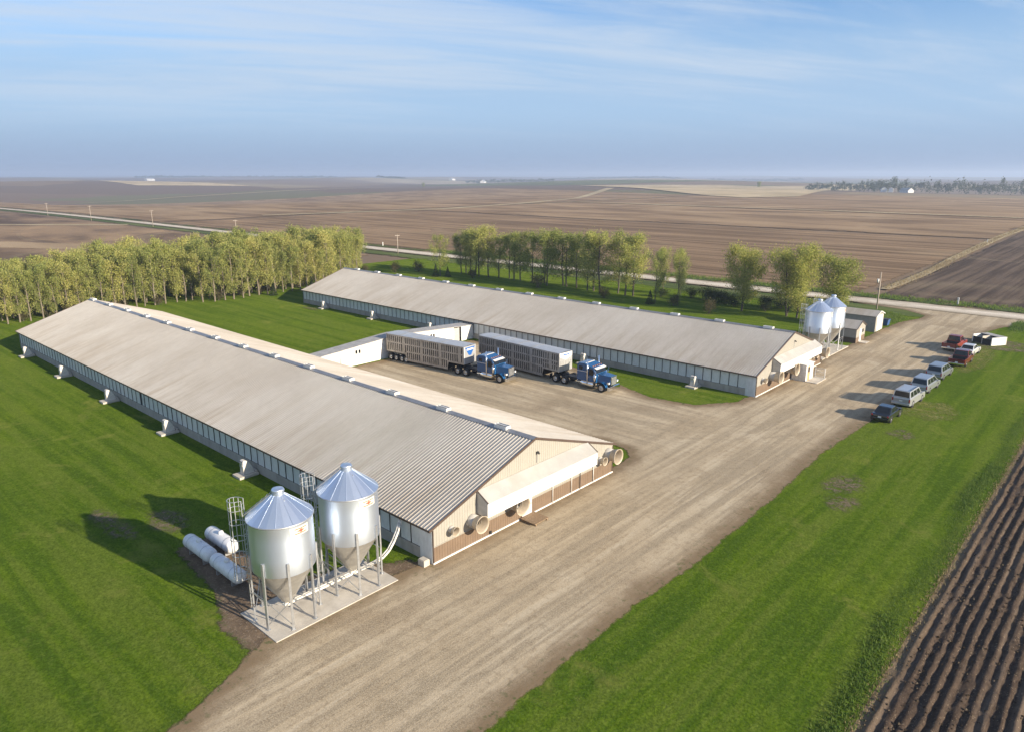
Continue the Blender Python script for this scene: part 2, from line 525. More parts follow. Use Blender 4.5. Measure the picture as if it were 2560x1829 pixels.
def lawn_mat():
    m, t, b = newmat('mown lawn')
    pos = t.node('ShaderNodeNewGeometry').outputs['Position']
    x, y, z = t.sep(pos)
    big = t.noise(pos, .045, 4, .6, .4)
    mid = t.noise(pos, .45, 4, .65, .3)
    fine = t.noise(pos, 7.5, 4, .75)
    # mower passes: along the barns on the left, along the drive on the right strip
    mx = t.noise(pos, 1.0, 3, .6, .15, (.035, .75, 1)); my = t.noise(pos, 1.0, 3, .6, .15, (.75, .035, 1))
    f = t.smooth(x, 10, 13)
    mow = t.math('ADD', t.math('MULTIPLY', my, f), t.math('MULTIPLY', mx, t.math('SUBTRACT', 1.0, f)))
    c = t.ramp(big, [(.28, (.074, .132, .010)), (.5, (.108, .172, .012)), (.72, (.155, .21, .016))])
    c = t.mix(t.smooth(mid, .32, .68, 0, .55), c, (.052, .10, .014))
    c = t.mix(t.smooth(mow, .44, .60, 0, .65), c, (.135, .175, .03))
    c = t.mix(t.smooth(mow, .50, .36, 0, .6), c, (.045, .09, .012))
    mfn = t.noise(pos, 2.1, 5, .75)
    c = t.mix(t.smooth(mfn, .42, .62, 0, .45), c, t.mix(.6, c, (.03, .06, .005)))
    c = t.mix(t.smooth(mfn, .50, .34, 0, .45), c, (.14, .185, .03))
    c = t.mix(t.smooth(fine, .40, .62, 0, .85), c, t.mix(.6, c, (.015, .034, .005)))
    dry = t.noise(pos, .22, 5, .7, .5)
    c = t.mix(t.smooth(dry, .56, .74, 0, .6), c, (.19, .19, .05))
    t.put(b.inputs['Base Color'], c)
    b.inputs['Roughness'].default_value = .9
    b.inputs['Specular IOR Level'].default_value = .0
    b.inputs['Sheen Weight'].default_value = .055; b.inputs['Sheen Roughness'].default_value = .5; b.inputs['Sheen Tint'].default_value = (.55, .68, .05, 1)
    bp = t.node('ShaderNodeBump'); bp.inputs['Strength'].default_value = .9; bp.inputs['Distance'].default_value = .10
    h = t.math('ADD', t.noise(pos, 5.5, 5, .75), t.math('MULTIPLY', mow, .5))
    t.put(bp.inputs['Height'], h); t.l.new(bp.outputs[0], b.inputs['Normal'])
    return m


M['lawn'] = lawn_mat()


def field_mat(name, ca, cb, cc, rows='x', rowfreq=.35, bump=.6, edge=True, contrast=.6):
    m, t, b = newmat(name)
    if edge:
        pos, e, a = edge_alpha(t, b, m, 2.0, .4)
    else:
        pos = t.node('ShaderNodeNewGeometry').outputs['Position']
    big = t.noise(pos, .007, 5, .6, .8)
    mid = t.noise(pos, .05, 5, .7, .4)
    st = (.012, rowfreq, 1) if rows == 'x' else (rowfreq, .012, 1)
    row = t.noise(pos, 1.0, 4, .6, .2, st)
    c = t.ramp(big, [(.36, ca), (.50, cb), (.62, cc)])
    # contour bands and thin grass terraces following the swell of the land
    iso = t.noise(pos, 1.0, 2, .5, .3, (.0022, .0048, 1))
    fr_ = t.math('FRACT', t.math('MULTIPLY', iso, 9.0))
    c = t.mix(t.math('MULTIPLY', t.smooth(fr_, .0, .55), .45), c, tuple(v * .62 for v in ca))
    ln_ = t.math('MULTIPLY', t.smooth(fr_, .90, .95), t.smooth(fr_, 1.0, .96))
    c = t.mix(t.math('MULTIPLY', ln_, .30), c, (.36, .29, .18))
    c = t.mix(t.smooth(mid, .35, .7, 0, contrast), c, ca)
    c = t.mix(t.smooth(row, .42, .66, 0, contrast), c, cc)
    c = t.mix(t.smooth(row, .52, .34, 0, contrast), c, tuple(v * .55 for v in ca))
    cl = t.noise(pos, 1.3, 4, .75)
    c = t.mix(t.smooth(cl, .5, .72, 0, .5), c, tuple(v * .5 for v in ca))
    t.put(b.inputs['Base Color'], c)
    b.inputs['Roughness'].default_value = .95
    b.inputs['Specular IOR Level'].default_value = .1
    if bump:
        bp = t.node('ShaderNodeBump'); bp.inputs['Strength'].default_value = bump; bp.inputs['Distance'].default_value = .25
        t.put(bp.inputs['Height'], t.math('ADD', t.noise(pos, 1.1, 4, .75), t.math('MULTIPLY', row, .8)))
        t.l.new(bp.outputs[0], b.inputs['Normal'])
    return m


M['fieldA'] = field_mat('tilled field', (.175, .112, .062), (.25, .165, .095), (.345, .235, .138))
M['fieldB'] = field_mat('brown field', (.225, .146, .082), (.30, .203, .118), (.395, .28, .165), rowfreq=.05)
M['fieldC'] = field_mat('dark tilled field', (.072, .050, .036), (.112, .078, .055), (.175, .127, .09), rows='y', rowfreq=.55)
M['fieldL'] = field_mat('mixed soil field', (.12, .08, .056), (.20, .135, .085), (.36, .245, .14), rowfreq=.03)
M['stub'] = field_mat('stubble', (.40, .31, .18), (.52, .41, .25), (.62, .50, .32), rowfreq=.02, contrast=.35)
M['grassF'] = field_mat('far pasture', (.11, .12, .05), (.15, .155, .065), (.20, .19, .09), rowfreq=.02, contrast=.4)
M['palesoil'] = field_mat('pale dry soil', (.26, .18, .105), (.34, .24, .145), (.42, .31, .19), rowfreq=.03)
M['verge'] = field_mat('road verge grass', (.06, .095, .022), (.095, .125, .032), (.15, .16, .05), rowfreq=.5, contrast=.5)
M['waterway'] = field_mat('dry grass waterway', (.36, .285, .17), (.46, .37, .23), (.54, .45, .29), rows='y', rowfreq=.8, contrast=.4, edge=False)


def terrain_mat():
    m, t, b = newmat('open farmland')
    pos = t.node('ShaderNodeNewGeometry').outputs['Position']
    wob = t.noise(pos, .0016, 3, .6)
    mp = t.node('ShaderNodeVectorMath', operation='MULTIPLY_ADD')
    t.put(mp.inputs[0], pos); mp.inputs[1].default_value = (.0016, .0024, 0)
    t.put(mp.inputs[2], t.comb(wob, t.math('MULTIPLY', wob, 1.7), 0.0))
    vo = t.node('ShaderNodeTexVoronoi'); t.put(vo.inputs['Vector'], mp.outputs[0]); vo.inputs['Scale'].default_value = 1.0
    r, g, bl = t.sep(vo.outputs['Color'])
    c = t.ramp(r, [(.0, (.14, .10, .07)), (.25, (.20, .145, .095)), (.45, (.17, .12, .083)), (.62, (.27, .215, .13)), (.78, (.14, .135, .065)), (.95, (.36, .295, .185))])
    for nd in t.n:
        if nd.bl_idname == 'ShaderNodeValToRGB': nd.color_ramp.interpolation = 'CONSTANT'
    k = t.noise(pos, .006, 5, .65, .5)
    c = t.mix(t.smooth(k, .35, .7, 0, .6), c, (.15, .105, .072))
    t.put(b.inputs['Base Color'], c)
    b.inputs['Roughness'].default_value = .95
    b.inputs['Specular IOR Level'].default_value = .1
    return m


M['terrain'] = terrain_mat()


def sst(a, b, x):
    t = np.clip((x - a) / (b - a), 0, 1)
    return t * t * (3 - 2 * t)


def H(x, y):
    """gently rolling land; flat around the farmstead"""
    x = np.asarray(x, float); y = np.asarray(y, float)
    ddx = np.maximum(np.maximum(-170 - x, x - 70), 0); ddy = np.maximum(np.maximum(-90 - y, y - 150), 0)
    d = np.hypot(ddx, ddy)
    wv = sst(0, 700, d)
    h = 3.0 * np.sin(x / 310 + 1.3) * np.sin(y / 420 + .4) + 2.4 * np.sin((x + .6 * y) / 230 + 2) + 1.3 * np.sin((y - .3 * x) / 140)
    far = sst(600, 2600, d) * (2.5 * np.sin(x / 900 + .5) + 3.0 * np.sin((y + .4 * x) / 1100 + 1))
    road = 1 - .7 * sst(140, 20, np.abs(y - 122)) * sst(40, -160, x)
    return (1.7 * wv * h + 1.2 * far) * road


def sheet(name, poly, mat, z=0., step=1.0, edge=3.0, drape=False, parent=None):
    """polygon -> triangulated sheet with inner grid points and an 'edge' distance attribute"""
    P = np.array(poly, float)
    n = len(P)
    # subdivide the outline
    pts = []
    for i in range(n):
        a, b = P[i], P[(i + 1) % n]
        k = max(1, int(np.linalg.norm(b - a) / step))
        for j in range(k):
            pts.append(a + (b - a) * j / k)
    B = np.array(pts); nb = len(B)
    mn, mx = B.min(0), B.max(0)
    gx, gy = np.meshgrid(np.arange(mn[0] + step * .5, mx[0], step), np.arange(mn[1] + step * .5, mx[1], step))
    g = np.stack([gx.ravel(), gy.ravel()], 1)
    rs = np.random.RandomState(3); g = g + rs.uniform(-.2, .2, g.shape) * step
    ins = np.zeros(len(g), bool); dist = np.full(len(g), 1e9)
    for i in range(n):
        a, b = P[i], P[(i + 1) % n]
        c = (a[1] > g[:, 1]) != (b[1] > g[:, 1])
        xi = (b[0] - a[0]) * (g[:, 1] - a[1]) / (b[1] - a[1] + 1e-12) + a[0]
        ins ^= c & (g[:, 0] < xi)
        ab = b - a; tt = np.clip(((g - a) @ ab) / (ab @ ab + 1e-12), 0, 1)
        dist = np.minimum(dist, np.linalg.norm(g - a - tt[:, None] * ab, axis=1))
    keep = ins & (dist > step * .35)
    allp = np.concatenate([B, g[keep]])
    ed = np.concatenate([np.zeros(nb), np.minimum(dist[keep], edge)])
    vo, _, fo, ov, _, _ = delaunay_2d_cdt([Vector(p) for p in allp], [(i, (i + 1) % nb) for i in range(nb)], [], 1, 1e-5)
    xy = np.array([(p.x, p.y) for p in vo])
    e2 = np.array([ed[o[0]] if o else 0. for o in ov])
    zz_ = (H(xy[:, 0], xy[:, 1]) if drape else 0) + z + np.zeros(len(xy))
    me = bpy.data.meshes.new(name)
    me.from_pydata(np.column_stack([xy, zz_]).tolist(), [], [tuple(f) for f in fo])
    at = me.attributes.new('edge', 'FLOAT', 'POINT'); at.data.foreach_set('value', e2.astype(np.float32))
    me.polygons.foreach_set('use_smooth', [True] * len(me.polygons))
    me.update()
    # make sure it faces up
    if len(me.polygons) and me.polygons[0].normal.z < 0:
        me.flip_normals()
    me.materials.append(mat)
    o = bpy.data.objects.new(name, me)
    COL.objects.link(o)
    if parent: o.parent = parent
    return o


# ------------------------------------------------------------------ ground
def graded(c, near, far, n):
    t = np.linspace(-1, 1, n)
    return c + np.sign(t) * near * np.abs(t) + np.sign(t) * (far - near) * np.abs(t) ** 3.2


gxs = graded(-100, 300, 11000, 221); gys = graded(60, 300, 11000, 221)
GX, GY = np.meshgrid(gxs, gys)
GZ = H(GX, GY) - .12
nv = len(gxs)
me = bpy.data.meshes.new('ground')
vs = np.column_stack([GX.ravel(), GY.ravel(), GZ.ravel()])
idx = np.arange(nv * nv).reshape(nv, nv)
fs = np.stack([idx[:-1, :-1], idx[:-1, 1:], idx[1:, 1:], idx[1:, :-1]], -1).reshape(-1, 4)
me.from_pydata(vs.tolist(), [], fs.tolist())
me.polygons.foreach_set('use_smooth', [True] * len(me.polygons))
me.materials.append(M['terrain'])
o = bpy.data.objects.new('ground', me); COL.objects.link(o); struct(o)

struct(sheet('tilled_field', [(-352, 131), (-15, 131), (-16, 290), (-352, 292)], M['fieldA'], .02, 8, 8, True))
struct(sheet('brown_field', [(-352, 294), (-16, 292), (-20, 640), (-60, 900), (-352, 800)], M['fieldB'], .12, 16, 8, True))
struct(sheet('dark_tilled_field', [(-12, 131), (420, 131), (420, 760), (-22, 760)], M['fieldC'], .04, 10, 8, True))
struct(sheet('west_field', [(-900, 133), (-357, 131), (-357, 700), (-900, 900)], M['fieldB'], .10, 16, 8, True))
struct(sheet('roadside_field', [(-620, -160), (-150, -160), (-150, 110), (-620, 110)], M['fieldL'], .02, 9, 8, True))
struct(sheet('stubble_field', [(-850, 1140), (-700, 1010), (-554, 897), (-420, 766), (-340, 690), (-285, 655), (-255, 725), (-320, 980), (-407, 1391), (-470, 1700), (-505, 1900), (-545, 1640), (-600, 1420), (-690, 1420), (-770, 1290)], M['stub'], .6, 22, 20, True))
struct(sheet('pasture', [(-1500, 1250), (-900, 1180), (-790, 1850), (-520, 1900), (-560, 2600), (-1500, 2500)], M['grassF'], .40, 50, 20, True))
struct(sheet('stubble_field', [(-2300, 640), (-1500, 560), (-1450, 800), (-2200, 900)], M['stub'], .40, 50, 20, True))
struct(sheet('pale_soil_patch', [(-300, 16), (-262, 36), (-222, 60), (-212, 74), (-240, 70), (-280, 50), (-318, 24)], M['palesoil'], .10, 4, 8, True))
struct(sheet('grass_strip', [(-430, 40), (-425, 38), (-345, 110), (-350, 113)], M['waterway'], .12, 5, 3, True))
struct(sheet('grass_strip', [(-905, 195), (-900, 188), (-1090, 455), (-1230, 890), (-1245, 890), (-1105, 462)], M['waterway'], .6, 20, 3, True))
struct(sheet('grass_strip', [(-352, 468), (-352, 462), (-22, 430), (-22, 436)], M['waterway'], .5, 12, 3, True))
struct(sheet('grass_strip', [(-372, 196), (-366, 194), (-346, 250), (-335, 318), (-355, 412), (-409, 559), (-600, 900), (-612, 896), (-418, 560), (-364, 412), (-344, 318), (-353, 252)], M['waterway'], .26, 8, 3, True))
struct(sheet('dry_waterway', [(-13.6, 141), (-11.6, 141), (-11.4, 165), (-11.9, 185), (-13.6, 215), (-14.2, 245), (-15.2, 300), (-14.8, 372), (-14.5, 420), (-18, 420), (-18.2, 372), (-18.4, 300), (-17, 245), (-16.0, 215), (-14.2, 185), (-13.8, 165)], M['waterway'], .16, 2.5, 3, True))
struct(sheet('road_verge', [(-900, 112), (180, 110), (180, 119.9), (-900, 119.5)], M['verge'], .06, 4, 6, True))
struct(sheet('road_verge', [(-900, 126.6), (180, 127.0), (180, 134.5), (-900, 131)], M['verge'], .06, 4, 6, True))
struct(sheet('gravel_road', [(-900, 119), (-200, 119.2), (-60, 119.5), (200, 119.5), (200, 127.6), (-60, 127.2), (-200, 126.5), (-900, 127)], M['road'], .14, 3, 3, True))
struct(sheet('lawn', [(-134, -70), (24.3, -70), (24.3, 60), (24.0, 104), (24.0, 118.5), (-134, 118.5)], M['lawn'], 0.0 + .04, 4, 3))
yard = [(13.0, -14), (12.6, -5.6), (12.4, 5), (12.7, 12), (12.4, 26), (11.9, 36), (12.4, 47), (12.8, 67), (13.2, 82), (12.5, 96), (12.5, 104), (14, 111), (19, 117), (34, 120.5), (34, 123), (-16, 123), (-14, 120), (-3, 117), (1.2, 113.5), (1.0, 110), (-.6, 104), (-.9, 98), (-1.6, 69), (-1.0, 68), (-1.0, 48.6), (-1.4, 44.8), (-4, 41.2), (-8.7, 40.4), (-15, 42.6), (-22, 44.8), (-32, 46.4), (-44.4, 47.4), (-44.4, 21.6), (-34, 21.8), (-20, 22.6), (-9, 22.8), (-4.5, 24.8), (-2.2, 24.6), (-1.2, 23.6), (-1.0, 22.0), (-1.0, -.2), (-1.3, -1.8), (-1.4, -11.0), (-.9, -12.3), (.6, -15), (1.4, -17.4), (1.6, -30), (13, -30)]
struct(sheet('gravel_yard', yard, M['gravel'], .075, .8, 3.0))
struct(sheet('bare_soil', [(-6.2, -11.6), (-3.6, -12.6), (-.2, -12.6), (1.0, -13.5), (.9, -10.8), (-.3, -9.5), (-.3, -2.2), (1.0, -1.6), (.6, .2), (-1.6, -.1), (-2.6, -1.6), (-4.2, -2.6), (-5.2, -6.8), (-10, -6.6), (-14.6, -7.4), (-14.6, -10.6), (-9, -11)], M['soil'], .062, .5, 2.0))
for i, (px, py, rx, ry, k) in enumerate([(15.2, 30.4, 1.0, 1.5, 'wornsoil'), (16.3, 26.6, 1.0, 1.1, 'wornsoil'), (15.3, 45.8, .9, 1.1, 'wornsoil'), (15.6, 55.6, 1.7, 2.4, 'drygrass'), (-18.6, -8.6, 1.6, .9, 'wornsoil'), (-21.2, -11.7, 2.1, .8, 'wornsoil'), (-84.4, 45.2, 1.6, .7, 'wornsoil'), (15.0, 95.6, 3.4, 2.6, 'wornsoil'), (14.2, 84.5, 1.6, 5.5, 'drygrass')]):
    rnd = random.Random(i)
    pl = [(px + rx * 2.0 * math.cos(a) * rnd.uniform(.8, 1.15), py + ry * 2.0 * math.sin(a) * rnd.uniform(.8, 1.15)) for a in np.linspace(0, 2 * math.pi, 15)[:-1]]
    struct(sheet('worn_patch', pl, M[k], .066 + i * .0006, .4, 1.6))
# ---- furrowed field beside the lawn
def furrows():
    rs = np.random.RandomState(5)
    xs = np.arange(24.2, 54, .09); ys = np.arange(-30, 118, .36)
    X, Y = np.meshgrid(xs, ys)
    wob = .035 * np.sin(Y / 9.3) + .015 * np.sin(Y / 2.1 + 1)
    ph = (X + wob - 24.6) / .54
    k = np.floor(ph); amp = .125 + .015 * np.sin(k * 2.3) + .02 * np.sin(k * 5.1) + .02 * np.sin(Y / 1.7 + k)
    Z = .02 + amp * (.5 - .5 * np.cos(2 * np.pi * ph)) ** .8 * sst(24.3, 24.9, X)
    nz = rs.uniform(-1, 1, Z.shape); nz = (nz + np.roll(nz, 1, 0) + np.roll(nz, 1, 1)) / 3
    Z = Z + .065 * nz * sst(24.2, 24.8, X)
    ny, nx = X.shape
    ii = np.arange(nx * ny).reshape(ny, nx)
    f = np.stack([ii[:-1, :-1], ii[:-1, 1:], ii[1:, 1:], ii[1:, :-1]], -1).reshape(-1, 4)
    me = bpy.data.meshes.new('furrowed_field')
    me.from_pydata(np.column_stack([X.ravel(), Y.ravel(), Z.ravel()]).tolist(), [], f.tolist())
    me.polygons.foreach_set('use_smooth', [True] * len(me.polygons))
    m, t, b = newmat('furrowed soil')
    pos = t.node('ShaderNodeNewGeometry').outputs['Position']
    x, y, z = t.sep(pos)
    n = t.noise(pos, 2.2, 5, .7); s = t.noise(pos, 1.0, 5, .65, .1, (1.6, .05, 1))
    c = t.mix(t.smooth(n, .3, .7), (.045, .032, .024), (.085, .060, .044))
    c = t.mix(t.smooth(s, .45, .68, 0, .7), c, (.14, .105, .078))
    c = t.mix(t.smooth(t.noise(pos, 9, 3, .8), .60, .70, 0, .9), c, (.33, .26, .18))   # crop residue
    c = t.mix(t.smooth(x, 25.2, 24.3, 0, .8), c, (.24, .18, .115))
    t.put(b.inputs['Base Color'], c); b.inputs['Roughness'].default_value = .95; b.inputs['Specular IOR Level'].default_value = .1
    bp = t.node('ShaderNodeBump'); bp.inputs['Strength'].default_value = .8; bp.inputs['Distance'].default_value = .08
    t.put(bp.inputs['Height'], t.noise(pos, 7, 4, .75)); t.l.new(bp.outputs[0], b.inputs['Normal'])
    me.materials.append(m)
    o = bpy.data.objects.new('furrowed_field', me); COL.objects.link(o); struct(o)
furrows()


def clods():
    rnd = random.Random(12); mb = MB()
    for _ in range(4500):
        x = 24.6 + rnd.random() ** 1.3 * 26; y = rnd.uniform(-8, 100) if rnd.random() < .4 else rnd.uniform(-4, 50)
        r_ = rnd.uniform(.025, .085); z = .07 + rnd.uniform(0, .08)
        p = [(x + r_ * rnd.uniform(.6, 1.3), y, z), (x - r_ * rnd.uniform(.6, 1.3), y, z), (x, y + r_ * rnd.uniform(.6, 1.5), z), (x, y - r_ * rnd.uniform(.6, 1.5), z), (x, y, z + r_ * rnd.uniform(.5, 1.1)), (x, y, z - r_)]
        mb.add(p, [(0, 2, 4), (2, 1, 4), (1, 3, 4), (3, 0, 4), (2, 0, 5), (1, 2, 5), (3, 1, 5), (0, 3, 5)])
    o = mb.build('soil_clods', M['clod'], fix=False)
    tag(o, 'loose clods of dark soil lying on the furrows', 'soil', kind='stuff')


clods()


def tufts(name, mat, place, n, h, spread, label, cat, blades=5, seed=0):
    """loose clumps of blades, one stuff object"""
    rnd = random.Random(seed); mb = MB()
    for _ in range(n):
        x, y, z, s = place(rnd)
        for _b in range(blades):
            a = rnd.uniform(0, 6.283); l = h * s * rnd.uniform(.5, 1.2); wd = .012 + .10 * h * s
            bx = x + rnd.gauss(0, spread); by = y + rnd.gauss(0, spread)
            lx, ly = math.cos(a) * l * .45, math.sin(a) * l * .45
            px, py = -math.sin(a) * wd, math.cos(a) * wd
            mb.add([(bx - px, by - py, z), (bx + px, by + py, z), (bx + lx, by + ly, z + l)], [(0, 1, 2)])
    o = mb.build(name, mat, fix=False)
    return tag(o, label, cat, kind='stuff')


def pl_weeds(r):
    y = r.uniform(-20, 112); return (23.4 + r.gauss(0, .35) + .25 * math.sin(y / 3.1), y, .04, r.uniform(.4, 1.2) * (1.3 if math.sin(y / 4.7) > .3 else .7))
tufts('weeds', M['weed'], pl_weeds, 9000, .12, .18, 'tall dark green weeds along the edge of the furrowed field', 'weeds', 5, 1)
def pl_straw(r):
    y = r.uniform(-20, 112); return (24.3 + r.gauss(0, .13), y, .03, r.uniform(.3, .9))
tufts('dry_grass', M['straw'], pl_straw, 3200, .17, .12, 'dry straw fringe between the weeds and the furrows', 'dry grass', 4, 2)
def pl_margin(r):
    if r.random() < .72:
        y = r.uniform(-6, 104); return (12.5 + abs(r.gauss(0, .55)) + .35 * math.sin(y / 2.3), y, .04, r.uniform(.3, .8))
    y = r.uniform(-26, -12.6); return (.9 - abs(r.gauss(0, .5)) + (-12.6 - y) * .17, y, .04, r.uniform(.3, .8))
tufts('grass_margin', M['weed'], pl_margin, 2200, .06, .12, 'short uneven grass along the edge of the gravel drive', 'grass', 4, 3)
def pl_ditch(r):
    if r.random() < .75:
        return (r.uniform(-150, 60), 131.5 + r.gauss(0, 1.6), .05, r.uniform(.5, 1.4))
    a = r.uniform(0, 6.28); q = r.random() ** .5
    return (-6 + 6 * q * math.cos(a), 107 + 6.5 * q * math.sin(a), .04, r.uniform(.5, 1.3))
tufts('ditch_grass', M['weed'], pl_ditch, 6000, .34, .25, 'rough green grass in the ditches beside the gravel road', 'grass', 5, 4)
def pl_east(r):
    return (r.uniform(14.5, 24), 113.5 + r.gauss(0, 2.2), .04, r.uniform(.5, 1.2))
tufts('ditch_grass', M['weed'], pl_east, 2200, .34, .25, 'rough grass on the corner behind the concrete bunker', 'grass', 5, 5)
def pl_ww(r):
    y = r.uniform(141, 400)
    xc = np.interp(y, [141, 165, 185, 215, 245, 300, 372, 420], [-12.6, -12.6, -13, -14.8, -15.6, -16.8, -16.5, -16.3])
    return (xc + r.gauss(0, .8), y, float(H(xc, y)) + .1, r.uniform(.5, 1.3))
tufts('dry_grass', M['straw'], pl_ww, 2500, .4, .3, 'tall dry grass growing along the narrow field waterway', 'dry grass', 4, 6)


# ------------------------------------------------------------------ barns
BW, HE, HR = 19.8, 2.53, 5.868
OH, OV = .29, .07


def ribbed(u0, u1, period=.229, rib=.022, wtop=.03, wbase=.08):
    """profile (u, offset) of ribbed sheet steel between u0 and u1"""
    out = [(u0, 0.)]
    n = int((u1 - u0) / period)
    for i in range(n):
        c = u0 + (i + .5) * period
        out += [(c - wbase / 2, 0.), (c - wtop / 2, rib), (c + wtop / 2, rib), (c + wbase / 2, 0.)]
    out.append((u1, 0.))
    return out


def roof_slope(parent, x0, x1, ya, za, yb, zb, mat, rib=.032, name='roof_slope'):
    pr = ribbed(x0, x1, .305, rib, .035, .11)
    L = math.hypot(yb - ya, zb - za); ny, nz = -(zb - za) / L, (yb - ya) / L
    if nz < 0: ny, nz = -ny, -nz
    mb = MB(); n = len(pr)
    for (yy, z_) in ((ya, za), (yb, zb)):
        mb.v += [(u, yy + ny * o, z_ + nz * o) for u, o in pr]
    mb.f = [(i, i + 1, n + i + 1, n + i) for i in range(n - 1)]
    mb.sm = [False] * len(mb.f)
    # underside
    mb.add([(x0, ya - ny * .03, za - nz * .03), (x1, ya - ny * .03, za - nz * .03), (x1, yb - ny * .03, zb - nz * .03), (x0, yb - ny * .03, zb - nz * .03)], [(0, 3, 2, 1)])
    return mb.build(name, mat, parent, fix=False)


def siding(parent, name, mat, x, y0, y1, zlo, ztop, face=1, rib=.02):
    """ribbed wall in the plane x, from zlo up to ztop(y)"""
    pr = ribbed(y0, y1, .229, rib)
    ys = []
    for u, o in pr:
        ys.append((u, o))
    mb = MB(); n = len(ys)
    mb.v = [(x + face * o, u, zlo) for u, o in ys] + [(x + face * o, u, max(zlo + .001, ztop(u))) for u, o in ys]
    mb.f = [(i, i + 1, n + i + 1, n + i) if face > 0 else (i, n + i, n + i + 1, i + 1) for i in range(n - 1)]
    mb.sm = [False] * len(mb.f)
    return mb.build(name, mat, parent, fix=False)


def fan(parent, y, z, r, x=.03, depth=None):
    """wall exhaust fan: hood housing, flared cone, motor and blades"""
    d = depth or r * 1.75
    r0 = r * .74
    hs = MB().lathe([(r0 * 1.06, 0), (r0 * 1.06, d * .45), (r0, d * .45)], 24, axis='x')
    ho = hs.build('exhaust_fan', M['fibreg'], parent, fix=False)
    ho.location = (x, y, z)
    MB().lathe([(r0 * .98, d * .30), (r * .80, d * .62), (r * .92, d * .88), (r, d), (r * 1.05, d * 1.0), (r * .95, d * .84), (r * .83, d * .58), (r0 * 1.03, d * .40)], 28, axis='x').build('cone', M['fibre'], ho)
    mb = MB().tube((d * .12, 0, 0), (d * .34, 0, 0), r * .16, n=10)
    mb.build('motor', M['dark'], ho)
    mb = MB()
    for k in range(5):
        a = k * 2 * math.pi / 5; ca, sa = math.cos(a), math.sin(a)
        q = [(d * .22, r * .12, -.06 * r), (d * .27, r * .12, .06 * r), (d * .30, r0 * .93, .2 * r), (d * .20, r0 * .93, -.16 * r)]
        mb.add([(px, py * ca - pz * sa, py * sa + pz * ca) for px, py, pz in q], [(0, 1, 2, 3)])
    mb.build('blades', M['galvd'], ho, fix=False)
    MB().lathe([(0.001, d * .02), (r0 * 1.0, d * .02)], 24, axis='x').build('shutter', M['dark'], ho, fix=False)
    return ho


POST = None


